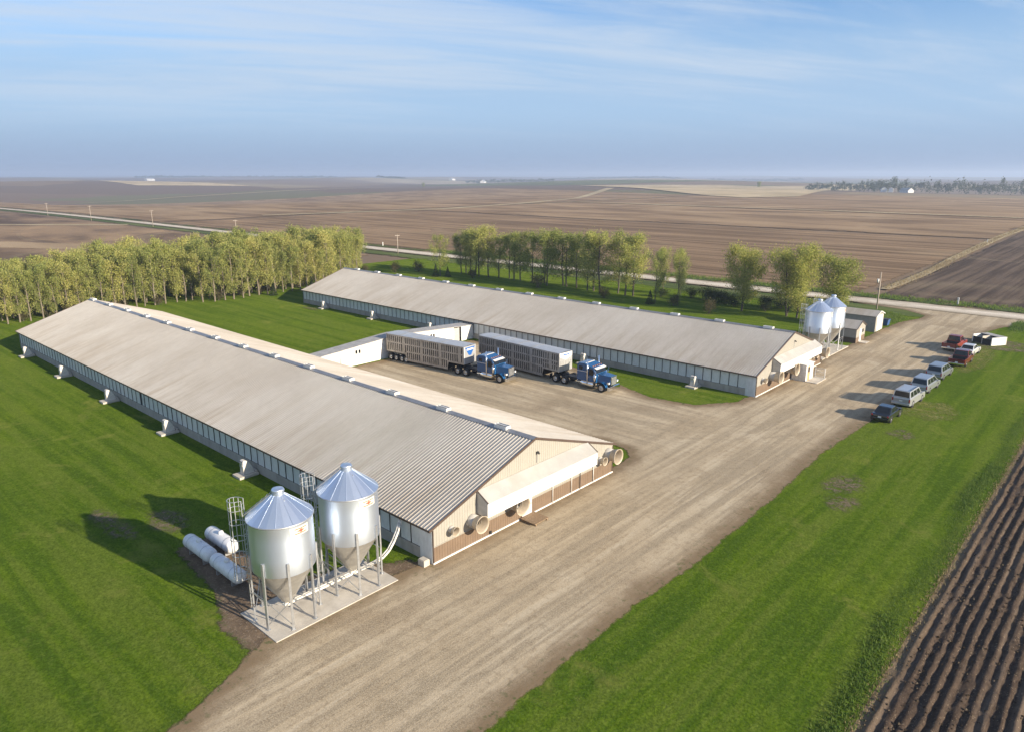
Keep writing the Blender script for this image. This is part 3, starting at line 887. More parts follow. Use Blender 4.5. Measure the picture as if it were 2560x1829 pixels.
def barn(x0, y0, L, label, second=False):
    global POST
    t = thing('hog_barn', label, 'barn', (x0, y0, 0))
    xe = -L
    slope = (HR - HE) / (BW / 2 + OH)
    roof_slope(t, xe - OV, OV, -OH, HE, BW / 2, HR, M['roof'])
    roof_slope(t, xe - OV, OV, BW + OH, HE, BW / 2, HR, M['roof'])
    # ridge cap
    mb = MB()
    dz = .34 * slope
    mb.add([(xe - OV - .02, BW / 2 - .34, HR - dz + .05), (OV + .02, BW / 2 - .34, HR - dz + .05), (OV + .02, BW / 2, HR + .075), (xe - OV - .02, BW / 2, HR + .075), (OV + .02, BW / 2 + .34, HR - dz + .05), (xe - OV - .02, BW / 2 + .34, HR - dz + .05)], [(0, 1, 2, 3), (3, 2, 4, 5)])
    mb.build('ridge_cap', M['roofcap'], t, fix=False)
    # eave fascia and rake trim
    for s_, yy in ((-1, -OH - .012), (1, BW + OH + .012)):
        MB().box(xe - OV, yy - .012, HE - .13, OV + .01, yy + .012, HE - .005).build('eave_trim', M['brown'], t)
    for xg in (OV + .015, xe - OV - .015):
        for ya, yb in ((-OH - .03, BW / 2), (BW + OH + .03, BW / 2)):
            mb = MB()
            a = Vector((xg, ya, HE - .045)); b = Vector((xg, yb, HR - .035))
            mb.bar(a, b, .035, .17)
            mb.build('rake_trim', M['brown'], t)
    # long wall with curtain bays (towards -Y)
    zc0, zc1 = .80, 2.34
    MB().box(xe + .02, .02, -.3, -.02, .20, zc0).build('foundation_wall', M['wallconc'], t)
    MB().box(xe + .03, .04, zc1, -.03, .18, HE - .02).build('header_board', M['curtain'], t)
    MB().box(xe + .06, .15, zc0 + .002, -.06, .17, zc1 - .002).build('wall_lining', M['post'], t)
    n = int(round(L / 1.083)); bay = (L - .04) / n
    if POST is None:
        rnd = random.Random(4)
        pmesh = meshm(MB().box(-.032, 0, 0, .032, .085, zc1 - zc0 - .004), 'curtain_post', M['post'])
        pans = []
        for k in range(5):
            mb = MB(); nu, nw = 5, 4; hw = bay / 2 - .045; hh = zc1 - zc0 - .09
            sag = rnd.uniform(.01, .035); ph = rnd.uniform(0, 6)
            for j in range(nw + 1):
                for i in range(nu + 1):
                    u = -hw + 2 * hw * i / nu; v = hh * j / nw
                    mb.v.append((u, sag * math.sin(3.1 * i / nu) * math.sin(2.9 * j / nw + .1) + .010 * math.sin(u * 9 + ph + v * 2), v))
            for j in range(nw):
                for i in range(nu):
                    a = j * (nu + 1) + i
                    mb.f.append((a, a + 1, a + nu + 2, a + nu + 1)); mb.sm.append(True)
            me_ = mb.mesh('curtain_panel'); me_.materials.append(M['curtain']); pans.append(me_)
        POST = (pmesh, pans)
    rnd = random.Random(int(y0) + 2)
    for i in range(n + 1):
        share(POST[0], 'curtain_post', t, (xe + .02 + i * bay + (.035 if i == 0 else -.035 if i == n else 0), .045, zc0 + .002))
    for i in range(n):
        torn = (not second) and i in (39,)
        me_ = POST[1][rnd.randrange(5)]
        share(me_, 'curtain_panel', t, (xe + .02 + (i + .5) * bay, .085 if not torn else .12, zc0 + .03), (0, 0, 0), (1, 1, 1) if not torn else (.45, 1, .9))
    # far long wall and rear gable
    MB().box(xe + .02, BW - .20, -.3, -.02, BW - .02, HE - .02).build('side_wall', M['wallconc'], t)
    zt = lambda y: HE - .03 + (min(y, BW - y) + OH) * slope - .05
    siding(t, 'gable_siding', M['cream'], xe, 0, BW, 0, zt, -1)
    # lit gable: cream siding over tan wainscot, white base strip
    siding(t, 'gable_siding', M['cream'], 0, 0, BW, 1.24, zt, 1)
    siding(t, 'wainscot', M['tan'], .006, 0, BW, .17, lambda y: 1.225, 1)
    MB().box(-.02, .0, 1.222, .045, BW, 1.262).build('band_trim', M['cream'], t)
    MB().box(-.06, -.03, -.2, .075, BW + .03, .172).build('base_trim', M['white'], t)
    for yy in (-.012, BW - .05):
        MB().box(-.03, yy, .174, .052, yy + .062, HE - .12).build('corner_trim', M['brown'], t)
    MB().box(-1.2, -.035, .02, -.035, .016, HE - .16).build('corner_panel', M['curtain'], t)
    # hood over the fans
    ya, yb = (3.95, 16.2) if not second else (3.95, 16.9)
    hx, hz0, hzf, hzb = 1.02, 3.80, 3.16, 2.16
    pw = MB()
    pw.add([(.03, ya, hz0), (hx + .04, ya, hzf + .02), (hx + .04, yb, hzf + .02), (.03, yb, hz0), (.03, ya, hz0 - .04), (hx + .04, ya, hzf - .02), (hx + .04, yb, hzf - .02), (.03, yb, hz0 - .04)], [(0, 1, 2, 3), (7, 6, 5, 4), (0, 4, 5, 1), (1, 5, 6, 2), (2, 6, 7, 3)])
    hood = pw.build('fan_hood', M['hoodroof'], t)
    MB().box(hx - .03, ya, hzb, hx, yb, hzf - .022).build('front_panel', M['white'], hood)
    for yy in (ya, yb - .03):
        MB().prism([(.03, hz0 - .05), (hx - .032, hzf - .03), (hx - .032, hzb), (.03, hzb)], 'y', yy + .002, yy + .028).build('side_cheek', M['fibreg'], hood)
        MB().bar((.03, yy + .015, hz0 + .012), (hx + .05, yy + .015, hzf + .034), .06, .035).build('edge_trim', M['brown'], hood)
    # louvre vents and gable light
    lt = MB().box(.03, 9.98, 4.66, .16, 10.18, 4.78); lt.tube((.1, 10.08, 4.72), (.26, 10.08, 4.66), .055, .075, 10)
    lt.build('gable_light', M['plastic'], t)
    MB().box(.03, 10.06, 3.9, .05, 10.10, 4.655).build('conduit', M['galvd'], t)
    # ridge ventilators
    vm = RV
    for k in range(14):
        v = share(vm[0], 'ridge_vent', t, (-3.2 - 6.42 * k - (.0 if not second else .02), BW / 2, HR + .02))
        share(vm[1], 'vent_slot', v)
    return t


def ridge_vent_meshes():
    mb = MB()
    mb.box(-.60, -.26, -.12, .60, -.23, .20); mb.box(-.60, .23, -.12, .60, .26, .20)
    mb.box(-.60, -.23, -.06, -.57, .23, .20); mb.box(.57, -.23, -.06, .60, .23, .20)
    mb.box(-.57, -.05, .15, .57, .05, .20)
    return meshm(mb, 'ridge_vent', M['white']), meshm(MB().box(-.57, -.23, .02, .57, .23, .09), 'vent_slot', M['dark'])


RV = ridge_vent_meshes()
b1 = barn(0, 0, 87.8, 'long hog barn with feed bins and white gas tanks beside its corner')
b2 = barn(-.10, 47.85, 90.84, 'long hog barn with a white entry room built against its gable', True)
fan(b1, 1.55, 1.95, .30); fan(b1, 3.45, 1.86, .58); fan(b1, 7.55, 1.72, .68, depth=.95); fan(b1, 17.9, 1.75, .34); fan(b1, 19.05, 1.95, .62)
fan(b2, 1.5, 1.75, .30); fan(b2, 3.9, 1.72, .70); fan(b2, 8.6, 1.72, .70); fan(b2, 17.0, 1.7, .32); fan(b2, 18.6, 1.9, .70)
# white service door beside the middle fan, its handle and the step
d = MB().box(.03, 8.55, .06, .075, 9.5, 2.12).build('door', M['white'], b1)
MB().box(.077, 9.32, 1.0, .13, 9.42, 1.06).build('handle', M['galvd'], d)
MB().box(.028, 8.46, .06, .07, 8.548, 2.155).build('door_frame', M['white'], b1)
for yy, zt_ in ((11.9, 2.1), (14.2, 2.1), (15.3, 2.1), (17.05, 1.5)):
    MB().tube((.08, yy, .06), (.08, yy, zt_), .03, n=8).build('drain_pipe', M['white'] if yy != 15.3 else M['plastic'], b1)
MB().box(.05, 5.1, .2, .14, 5.25, .42).build('outlet_box', M['plastic'], b1)
st = thing('wooden_step', 'weathered wooden step platform below the white barn door', 'step', (.85, 8.9, .075))
for i in range(6):
    MB().box(-.70 + i * .235, -.75, .16, -.70 + i * .235 + .215, .75, .20).build('plank', M['wood'], st)
for yy in (-.65, .58):
    MB().box(-.68, yy, 0, .68, yy + .07, .158).build('bearer', M['wood'], st)
bk = thing('concrete_block', 'pale concrete block standing at the barn corner', 'concrete block', (-.42, -.42, .04))
MB().box(-.30, -.24, 0, .30, .24, .42).build('block', M['concrete'], bk, .02)
MB().box(-.26, -.20, .421, .26, .20, .46).build('lid', M['concrete'], bk)


# ------------------------------------------------------------------ pit fans along the barns
def pit_fan(name, label, group):
    t = thing(name, label, 'pit fan', group=group)
    MB().box(-.62, -1.15, 0, .62, .55, .20).build('slab', M['concrete'], t, .02)
    pr = [(-.62, .202), (-.62, 1.28), (-.50, 1.40), (-.30, 1.38), (-.12, 1.24), (.06, .98), (.20, .66), (.30, .36), (.33, .202)]
    MB().prism(pr, 'x', -.28, .28).build('hood', M['pitwhite'], t, .03)
    MB().lathe([(.001, 0), (.20, 0), (.22, -.02), (.22, .02)], 18, (0, -.645, .92), 'y').build('fan_ring', M['galvd'], t, fix=False)
    MB().box(-.22, -.64, 1.285, .22, -.615, 1.33).build('hinge', M['plastic'], t)
    MB().box(-.45, .34, .202, .45, .52, .36).build('pit_cover', M['concrete'], t)
    return t


pf = None
for k, (xx, yy) in enumerate([(-81.5, -.62), (-66.75, -.62), (-51.75, -.62), (-36.95, -.62), (-22.0, -.62)]):
    la = 'white wedge shaped pit fan on a slab beside the barn with the wooden step'
    if pf is None:
        pf = pit_fan('pit_fan', la, 'pit fans along the barn beside the feed bins'); pf.location = (xx, yy, .04)
    else:
        dup(pf, (xx, yy, .04), 0)
for (xx, yy) in [(-82.7, 47.2), (-68.0, 47.2), (-53.2, 47.2), (-23.1, 47.2), (-7.2, 47.2)]:
    dup(pf, (xx, yy, .04), 0, 'white wedge shaped pit fan on a slab along the barn with the entry room', 'pit fans along the barn facing the trucks')

# ------------------------------------------------------------------ link building between the barns
lk = thing('link_corridor', 'low white corridor with a shallow gabled roof joining the two barns', 'building', (-44.5, 0, 0))
prof = [(20.1, 2.0), (33.2, 2.92), (47.86, 2.08)]
zl = lambda y: np.interp(y, [20.1, 33.2, 47.86], [2.0, 2.92, 2.08])
MB().prism([(20.1, -.2), (43.9, -.2), (43.9, float(zl(43.9))), (33.2, 2.92), (20.1, 2.0)], 'x', -.12, 0).build('front_wall', M['white'], lk)
MB().prism([(45.4, -.2), (47.86, -.2), (47.86, 2.08), (45.4, float(zl(45.4)))], 'x', -.12, 0).build('front_wall', M['white'], lk)
MB().prism([(20.1, -.2), (47.86, -.2), (47.86, 2.08), (33.2, 2.92), (20.1, 2.0)], 'x', -2.05, -1.95).build('rear_wall', M['white'], lk)
MB().box(-.42, 43.9, .0, -.38, 45.4, 2.02).build('door', M['fibreg'], lk)
MB().box(-.45, 43.86, .0, -.13, 43.9, 2.1).build('door_frame', M['white'], lk)
for ya, za, yb, zb in ((20.1, 2.0, 33.2, 2.92), (33.2, 2.92, 47.86, 2.08)):
    mb = MB(); mb.hexa([(-2.2, ya, za + .01), (.16, ya, za + .01), (.16, yb, zb + .01), (-2.2, yb, zb + .01)], [(-2.2, ya, za + .09), (.16, ya, za + .09), (.16, yb, zb + .09), (-2.2, yb, zb + .09)])
    mb.build('roof', M['asphalt'], lk)
for yy in (26.4, 39.3):
    for dy in (0, .5):
        wv = MB().box(.004, yy + dy, 1.55, .03, yy + dy + .3, 2.0).build('window', M['glass'], lk)
        MB().box(.003, yy + dy - .04, 1.50, .045, yy + dy + .34, 1.548).build('sill', M['galvd'], wv)
MB().box(.005, 24.0, -.1, .03, 24.06, 2.2).build('downpipe', M['brown'], lk)


# ------------------------------------------------------------------ feed bins
def bin_builder(label, group):
    t = thing('feed_bin', label, 'feed bin', group=group)
    r, zb, ze, za = 1.72, 3.12, 6.02, 7.22
    MB().lathe([(.16, .66), (.30, .80), (r - .02, zb - .02)], 32).build('hopper', M['hop'], t, fix=False)
    MB().tube((0, 0, .50), (0, 0, .70), .2, n=14).build('boot', M['pvc'], t)
    pr = []
    for k in range(4):
        z0 = zb + (ze - zb) * k / 3.
        pr += [(r + (.012 if k in (1, 2) else 0), z0 - (.02 if k else 0)), (r, z0 + .02)] if k in (1, 2) else [(r, z0)]
    MB().lathe(pr, 48).build('tank_shell', M['galv'], t, fix=False)
    ef = MB().lathe([(r + .002, ze - .05), (r + .07, ze - .03), (r + .07, ze + .02), (r - .02, ze + .05)], 48).build('eave_ring', M['galvd'], t, fix=False)
    rf = MB().lathe([(r + .05, ze + .015), (.30, za - .01)], 40).build('roof', M['galvd'], t, fix=False)
    NP = 12
    pan = MB()
    a0, a1 = -math.pi / NP, math.pi / NP
    def cp(a, q, h): return (math.cos(a) * (r + .06) * q + math.cos(a) * .30 * (1 - q), math.sin(a) * ((r + .06) * q + .30 * (1 - q)), ze + .03 + (za - ze) * (1 - q) + h)
    us = [a0 + .003, a0 + .014, a0 + (a1 - a0) * .5, a1 - .014, a1 - .003]
    hs = [.028, .012, .012, .012, .028]
    for q in (1., 0.):
        pan.v += [cp(a, q, h) for a, h in zip(us, hs)]
    for i in range(4):
        pan.f.append((i, i + 1, 5 + i + 1, 5 + i)); pan.sm.append(False)
    pme = pan.mesh('roof_panel'); pme.materials.append(M['galv'])
    for k in range(NP):
        share(pme, 'roof_panel', rf, (0, 0, 0), (0, 0, 2 * math.pi * k / NP + .12))
    MB().lathe([(.33, za - .03), (.33, za + .20), (.36, za + .22), (.30, za + .33), (.05, za + .36), (.001, za + .36)], 24).build('lid', M['galv'], t, fix=False)
    MB().bar((.36, 0, za - .1), (.62, 0, za - .2), .04, .04).build('lid_lever', M['galvd'], t)
    # legs: folded channels outside the shell
    lm = MB().box(-.045, -.065, 0, -.030, .065, 3.95); lm.box(-.030, -.065, 0, .04, -.05, 3.95); lm.box(-.030, .05, 0, .04, .065, 3.95)
    lm.box(-.10, -.12, 0, .10, .12, .015)
    lme = meshm(lm, 'leg', M['galvd'])
    brn = meshm(MB().bar((0, 0, 0), (0, 0, 1), .045, .03), 'brace', M['galvd'])
    LR = r + .055
    for k in range(8):
        a = (k + .5) * math.pi / 4
        share(lme, 'leg', t, (LR * math.cos(a), LR * math.sin(a), 0), (0, 0, a + math.pi))
    for k in range(8):
        p = [Vector((LR * math.cos((j + .5) * math.pi / 4), LR * math.sin((j + .5) * math.pi / 4), 0)) for j in (k, k + 1)]
        for (ia, za_, ib, zb_) in (((0, .25, 1, 1.75), (1, .25, 0, 1.75)) if k % 2 == 0 else ((0, 1.75, 1, 1.75),)):
            a_, b_ = p[ia].copy(), p[ib].copy(); a_.z = za_; b_.z = zb_
            dv = b_ - a_
            br = share(brn, 'brace', t, a_, dv.to_track_quat('Z', 'Y').to_euler(), (1, 1, dv.length))
    # struts from the legs in to the hopper foot
    for k in range(0, 8, 2):
        a = (k + .5) * math.pi / 4
        a_ = Vector((LR * math.cos(a), LR * math.sin(a), 1.55)); b_ = Vector((.5 * math.cos(a), .5 * math.sin(a), .78))
        dv = b_ - a_
        share(brn, 'brace', t, a_, dv.to_track_quat('Z', 'Y').to_euler(), (1, 1, dv.length))
    # ladder with safety cage, turned to the field side
    la = R(226); e1 = Vector((math.cos(la), math.sin(la), 0)); e2 = Vector((-math.sin(la), math.cos(la), 0))
    def LP(o, s_, z): return e1 * o + e2 * s_ + Vector((0, 0, z))
    mb = MB()
    for s_ in (-.2, .2):
        mb.bar(LP(r + .22, s_, .5), LP(r + .22, s_, 6.95), .035, .05)
        mb.bar(LP(r + .18, s_, ze + .06), LP(.42, s_ * .8, za + .02), .03, .04)
    for i in range(21):
        mb.tube(LP(r + .22, -.2, .7 + i * .3), LP(r + .22, .2, .7 + i * .3), .013, n=6)
    for i in range(5):
        q = i / 4.; mb.tube(LP(r + .1 - q * 1.2, -.19, ze + .12 + q * 1.02), LP(r + .1 - q * 1.2, .19, ze + .12 + q * 1.02), .013, n=6)
    for z_ in (1.6, 3.3, 5.0):
        for s_ in (-.2, .2):
            mb.bar(LP(r - .02, s_, z_), LP(r + .22, s_, z_), .03, .03)
    mb.build('ladder', M['galvd'], t)
    mb = MB()
    def hoop(z_, rad=.36):
        pts = [LP(r + .22 + .42 + rad * math.cos(q), rad * math.sin(q), z_) for q in np.linspace(-2.2, 2.2, 13)]
        for a_, b_ in zip(pts[:-1], pts[1:]): mb.bar(a_, b_, .045, .022)
        mb.bar(LP(r + .22, -.2, z_), pts[0], .035, .022); mb.bar(LP(r + .22, .2, z_), pts[-1], .035, .022)
    for z_ in (2.3, 2.75, 3.7, 4.65, 5.6, 6.4, 6.95): hoop(z_, .42 if z_ < 2.5 else .36)
    for q in (-1.9, -1.2, -.6, 0, .6, 1.2, 1.9):
        mb.bar(LP(r + .64 + .42 * math.cos(q), .42 * math.sin(q), 2.3), LP(r + .64 + .36 * math.cos(q), .36 * math.sin(q), 2.75), .03, .02)
        mb.bar(LP(r + .64 + .36 * math.cos(q), .36 * math.sin(q), 2.75), LP(r + .64 + .36 * math.cos(q), .36 * math.sin(q), 6.95), .03, .02)
    mb.build('safety_cage', M['galvd'], t)
    # maker's plate on the shell: cream plate, waisted red emblem
    ac = R(4)
    def onshell(s_, z_, o): a = ac + s_ / r; return ((r + o) * math.cos(a), (r + o) * math.sin(a), z_)
    def curved(poly_rows, o, nm, mat, par):
        mb = MB(); n = len(poly_rows)
        for s_, zl_, zh_ in poly_rows: mb.v += [onshell(s_, zl_, o), onshell(s_, zh_, o)]
        for i in range(n - 1):
            mb.f.append((2 * i, 2 * i + 2, 2 * i + 3, 2 * i + 1)); mb.sm.append(True)
        return mb.build(nm, mat, par, fix=False)
    ss = np.linspace(-.58, .58, 11)
    pl = curved([(s_, 5.38, 5.86) for s_ in ss], .014, 'plate', M['decal'], t)
    curved([(s_, 5.72 - .07 * abs(1 - abs(s_) / .4) * 0 , 5.775) for s_ in np.linspace(-.30, .44, 7)], .019, 'emblem_bar', M['decalred'], pl)
    curved([(s_, 5.455, 5.51) for s_ in np.linspace(-.30, .44, 7)], .019, 'emblem_bar', M['decalred'], pl)
    curved([(-.16, 5.60, 5.63), (-.02, 5.57, 5.665), (.08, 5.512, 5.718), (.18, 5.57, 5.665), (.30, 5.60, 5.63)], .019, 'emblem', M['decalred'], pl)
    return t


PADZ = .12
pd = MB().box(-4.06, -10.86, -.1, -.2, -2.66, PADZ).build('concrete_pad', M['concrete'], None, .015)
tag(pd, 'pale concrete pad under the feed bins beside the gas tanks', 'concrete pad')
fb1 = bin_builder('galvanised feed bin beside the white gas tanks', None); fb1.location = (-2.17, -8.95, PADZ)
fb2 = dup(fb1, (-2.2, -4.52, PADZ), 0, 'galvanised feed bin with a white tube running to the barn')
pd2 = MB().box(-5.2, 69.6, -.1, -.5, 80.1, .17).build('concrete_pad', M['concrete'], None, .015)
tag(pd2, 'concrete pad under the feed bins beside the small tan shed', 'concrete pad')
dup(fb1, (-2.45, 72.2, .17), R(8), 'galvanised feed bin next to the barn with the entry room')
dup(fb1, (-2.35, 77.1, .17), R(-5), 'galvanised feed bin next to the small tan shed')

ag = thing('feed_tube', 'white feed auger tubes bending from the bins up into the barn', 'feed tube', (-2.2, -8.95, PADZ))
for dx_ in (-.09, .09):
    pts = [(dx_, -.25, .56), (dx_, 3.0, .50), (dx_, 6.1, .50), (dx_ - .03, 6.7, .58), (dx_ - .10, 7.25, .82), (dx_ - .22, 7.75, 1.2), (dx_ - .40, 8.25, 1.66), (dx_ - .62, 8.62, 1.98), (dx_ - .95, 9.0, 2.12)]
    MB().path(pts, .07, 10).build('tube', M['pvc'], ag)
for yy in (1.6, 3.2, 5.9):
    MB().bar((0, yy, 0), (0, yy, .42), .06, .06).build('support', M['galvd'], ag)


# ------------------------------------------------------------------ gas tanks
def gas_tank(loc, label, L=3.5, r=.46):
    t = thing('gas_tank', label, 'gas tank', loc)
    zc = r + .28
    pr = [(.001, -L / 2)] + [(r * math.sin(q), -L / 2 + r * .8 * (1 - math.cos(q))) for q in np.linspace(.2, math.pi / 2, 6)]
    pr += [(a, -b) for a, b in reversed(pr)]
    MB().lathe(pr, 28, (0, 0, zc), 'x').build('tank', M['tank'], t, fix=False)
    MB().lathe([(.17, 0), (.17, .14), (.12, .20), (.001, .21)], 16, (0, 0, zc + r - .03)).build('valve_dome', M['tank'], t, fix=False)
    for xx in (-L * .27, L * .27):
        MB().box(xx - .05, -.30, 0, xx + .05, .30, .40).build('foot', M['galvd'], t)
        MB().lathe([(r + .006, xx - .03), (r + .006, xx + .03)], 28, (0, 0, zc), 'x').build('strap', M['galvd'], t, fix=False)
    MB().path([(.3, 0, zc + r), (.3, r * .75, zc + r * .72), (.3, r + .05, zc - .1), (.3, r + .06, .05)], .015, 6).build('gas_pipe', M['galvd'], t)
    return t


gas_tank((-11.75, -9.50, .05), 'white gas tank standing end to end with another in the bin shadow')
gas_tank((-8.05, -9.50, .05), 'white gas tank partly behind the feed bin ladder')
gas_tank((-11.75, -8.05, .05), 'white gas tank standing alone on the barn side of the others')


# ------------------------------------------------------------------ wheels
def wheel(parent, x, y, z, r, wd, axis='y', rim=.58, dual=False):
    """tyre with rim; axis is the axle direction"""
    pr = [(r * .62, -wd / 2), (r * .93, -wd / 2), (r, -wd * .32), (r, wd * .32), (r * .93, wd / 2), (r * .62, wd / 2)]
    o = MB().lathe(pr, 24, (0, 0, 0), axis).build('wheel', M['black'], parent, fix=False)
    o.location = (x, y, z)
    MB().lathe([(.001, -wd * .40), (r * .22, -wd * .44), (r * .26, -wd * .30), (r * .5, -wd * .25), (r * .63, -wd * .48), (r * .63, wd * .48), (r * .5, wd * .25), (r * .26, wd * .30), (r * .22, wd * .44), (.001, wd * .40)], 20, (0, 0, 0), axis).build('rim', M['rim'], o, fix=False)
    return o


# ------------------------------------------------------------------ semi tractor and livestock trailer
def tractor(loc, rz, label):
    t = thing('semi_truck', label, 'truck', loc, rz)
    MB().box(-1.35, -.44, .70, 6.5, .44, .92).build('frame', M['plastic'], t)
    for xx in (-.62, .64):
        for s_ in (-1, 1):
            wheel(t, xx, s_ * .90, .49, .49, .56)
            MB().lathe([(.62, -.30), (.62, .30)], 14, (xx, s_ * .90, .49), 'y', a0=R(-140), a1=R(-40)).build('mudguard', M['chrome'], t, fix=False) if False else None
    for s_ in (-1, 1):
        wheel(t, 5.85, s_ * .98, .50, .50, .30)
        MB().box(-1.42, s_ * .9 - .28, .30, -1.40, s_ * .9 + .28, .95).build('mud_flap', M['plastic'], t)
    MB().lathe([(.001, .93), (.50, .93), (.50, 1.0), (.001, 1.0)], 20, (.0, 0, 0)).build('fifth_wheel', M['plastic'], t, fix=False)
    # sleeper and cab
    body = [(2.45, .95), (2.45, 2.80), (2.62, 2.93), (3.45, 2.98), (4.15, 2.78), (4.75, 2.62), (5.12, 1.95), (5.12, .95)]
    cabo = MB().prism(body, 'y', -1.06, 1.06).build('cab', M['blue'], t, .06)
    MB().box(2.47, -1.075, 2.02, 3.9, -1.064, 2.07).build('stripe', M['white'], cabo); MB().box(2.47, 1.064, 2.02, 3.9, 1.075, 2.07).build('stripe', M['white'], cabo)
    MB().hexa([(3.50, -.9, 2.985), (3.62, -.9, 2.955), (3.62, .9, 2.955), (3.50, .9, 2.985)], [(3.50, -.9, 3.0), (3.62, -.9, 2.97), (3.62, .9, 2.97), (3.50, .9, 3.0)]).build('roof_stripe', M['white'], cabo)
    for s_ in (-1, 1):
        y0_, y1_ = (s_ * 1.064, s_ * 1.074)
        dr = MB().prism([(4.02, .99), (4.98, .99), (4.98, 1.9), (4.70, 2.5), (4.02, 2.5)], 'y', min(y0_, y1_), max(y0_, y1_)).build('door', M['blue'], t)
        MB().prism([(4.12, 1.72), (4.90, 1.72), (4.90, 1.9), (4.64, 2.42), (4.12, 2.42)], 'y', s_ * 1.076 - .004, s_ * 1.076 + .004).build('window', M['glass'], dr)
        MB().box(4.06, s_ * 1.09 - .015, 1.50, 4.2, s_ * 1.09 + .015, 1.54).build('handle', M['chrome'], dr)
        MB().prism([(2.75, 2.2), (3.25, 2.2), (3.25, 2.6), (2.75, 2.6)], 'y', s_ * 1.068 - .005, s_ * 1.068 + .005).build('sleeper_window', M['glass'], t)
        # windscreen halves
        MB().add([(5.128, s_ * .05, 2.02), (5.128, s_ * .96, 2.02), (4.835, s_ * .92, 2.56), (4.835, s_ * .05, 2.56), (5.14, s_ * .05, 2.02), (5.14, s_ * .96, 2.02), (4.847, s_ * .92, 2.56), (4.847, s_ * .05, 2.56)], [(0, 1, 2, 3), (4, 7, 6, 5), (0, 4, 5, 1), (1, 5, 6, 2), (2, 6, 7, 3), (3, 7, 4, 0)]).build('windscreen', M['glass'], t)
        MB().tube((3.98, s_ * 1.17, .70), (3.98, s_ * 1.17, 3.55), .075, n=14).build('exhaust_stack', M['chrome'], t)
        MB().tube((2.5, s_ * .86, .66), (4.75, s_ * .86, .66), .31, n=20).build('fuel_tank', M['chrome'], t)
        MB().box(3.2, s_ * 1.02 - .12, .955, 4.9, s_ * 1.02 + .12, .985).build('running_board', M['chrome'], t)
        MB().tube((5.0, s_ * 1.13, 1.12), (5.0, s_ * 1.13, 2.0), .16, n=16).build('air_cleaner', M['chrome'], t)
        MB().box(5.2, s_ * 1.35 - .09, 1.85, 5.26, s_ * 1.35 + .09, 2.35).build('mirror', M['chrome'], t)
        MB().bar((5.2, s_ * 1.06, 2.1), (5.22, s_ * 1.28, 2.1), .03, .03).build('mirror_arm', M['chrome'], t)
        # front wing
        ww = MB()
        arc = [(5.85 + .66 * math.cos(q), .52 + .66 * math.sin(q)) for q in np.linspace(R(8), R(172), 11)]
        arc2 = [(5.85 + .57 * math.cos(q), .52 + .57 * math.sin(q)) for q in np.linspace(R(172), R(8), 11)]
        n_ = len(arc)
        ww.v = [(a, s_ * .70, b) for a, b in arc] + [(a, s_ * 1.16, b - .02) for a, b in arc]
        ww.f = [(i, i + 1, n_ + i + 1, n_ + i) for i in range(n_ - 1)]; ww.sm = [True] * (n_ - 1)
        ww.build('wing', M['blue'], t, fix=False)
        hl = MB().box(6.55, s_ * .86 - .15, 1.02, 6.78, s_ * .86 + .15, 1.28).build('headlight', M['chrome'], t, .02)
        MB().box(6.782, s_ * .86 - .12, 1.05, 6.79, s_ * .86 + .12, 1.25).build('lens', M['lamp'], hl)
    MB().hexa([(5.12, -.80, 1.0), (6.80, -.62, 1.0), (6.80, .62, 1.0), (5.12, .80, 1.0)], [(5.12, -.74, 1.98), (6.80, -.54, 1.86), (6.80, .54, 1.86), (5.12, .74, 1.98)]).build('bonnet', M['blue'], t, .05)
    gr = MB().box(6.80, -.56, .82, 6.86, .56, 1.88).build('grille', M['chrome'], t, .02)
    for k in range(9):
        MB().box(6.862, -.46 + k * .108, .92, 6.872, -.46 + k * .108 + .06, 1.78).build('grille_slat', M['galvd'], gr)
    MB().box(6.72, -1.16, .32, 6.98, 1.16, .76).build('bumper', M['chrome'], t, .04)
    MB().hexa([(4.85, -1.0, 2.58), (5.13, -1.0, 2.48), (5.13, 1.0, 2.48), (4.85, 1.0, 2.58)], [(4.80, -1.0, 2.63), (5.15, -1.0, 2.51), (5.15, 1.0, 2.51), (4.80, 1.0, 2.63)]).build('sun_visor', M['white'], t)
    for yy in (-.8, -.4, 0, .4, .8):
        MB().box(4.45, yy - .06, 2.72, 4.56, yy + .06, 2.78).build('marker_light', M['amber'], t)
    MB().box(2.44, -.95, 1.0, 2.449, .95, 2.7).build('cab_rear_panel', M['plastic'], t)
    return t


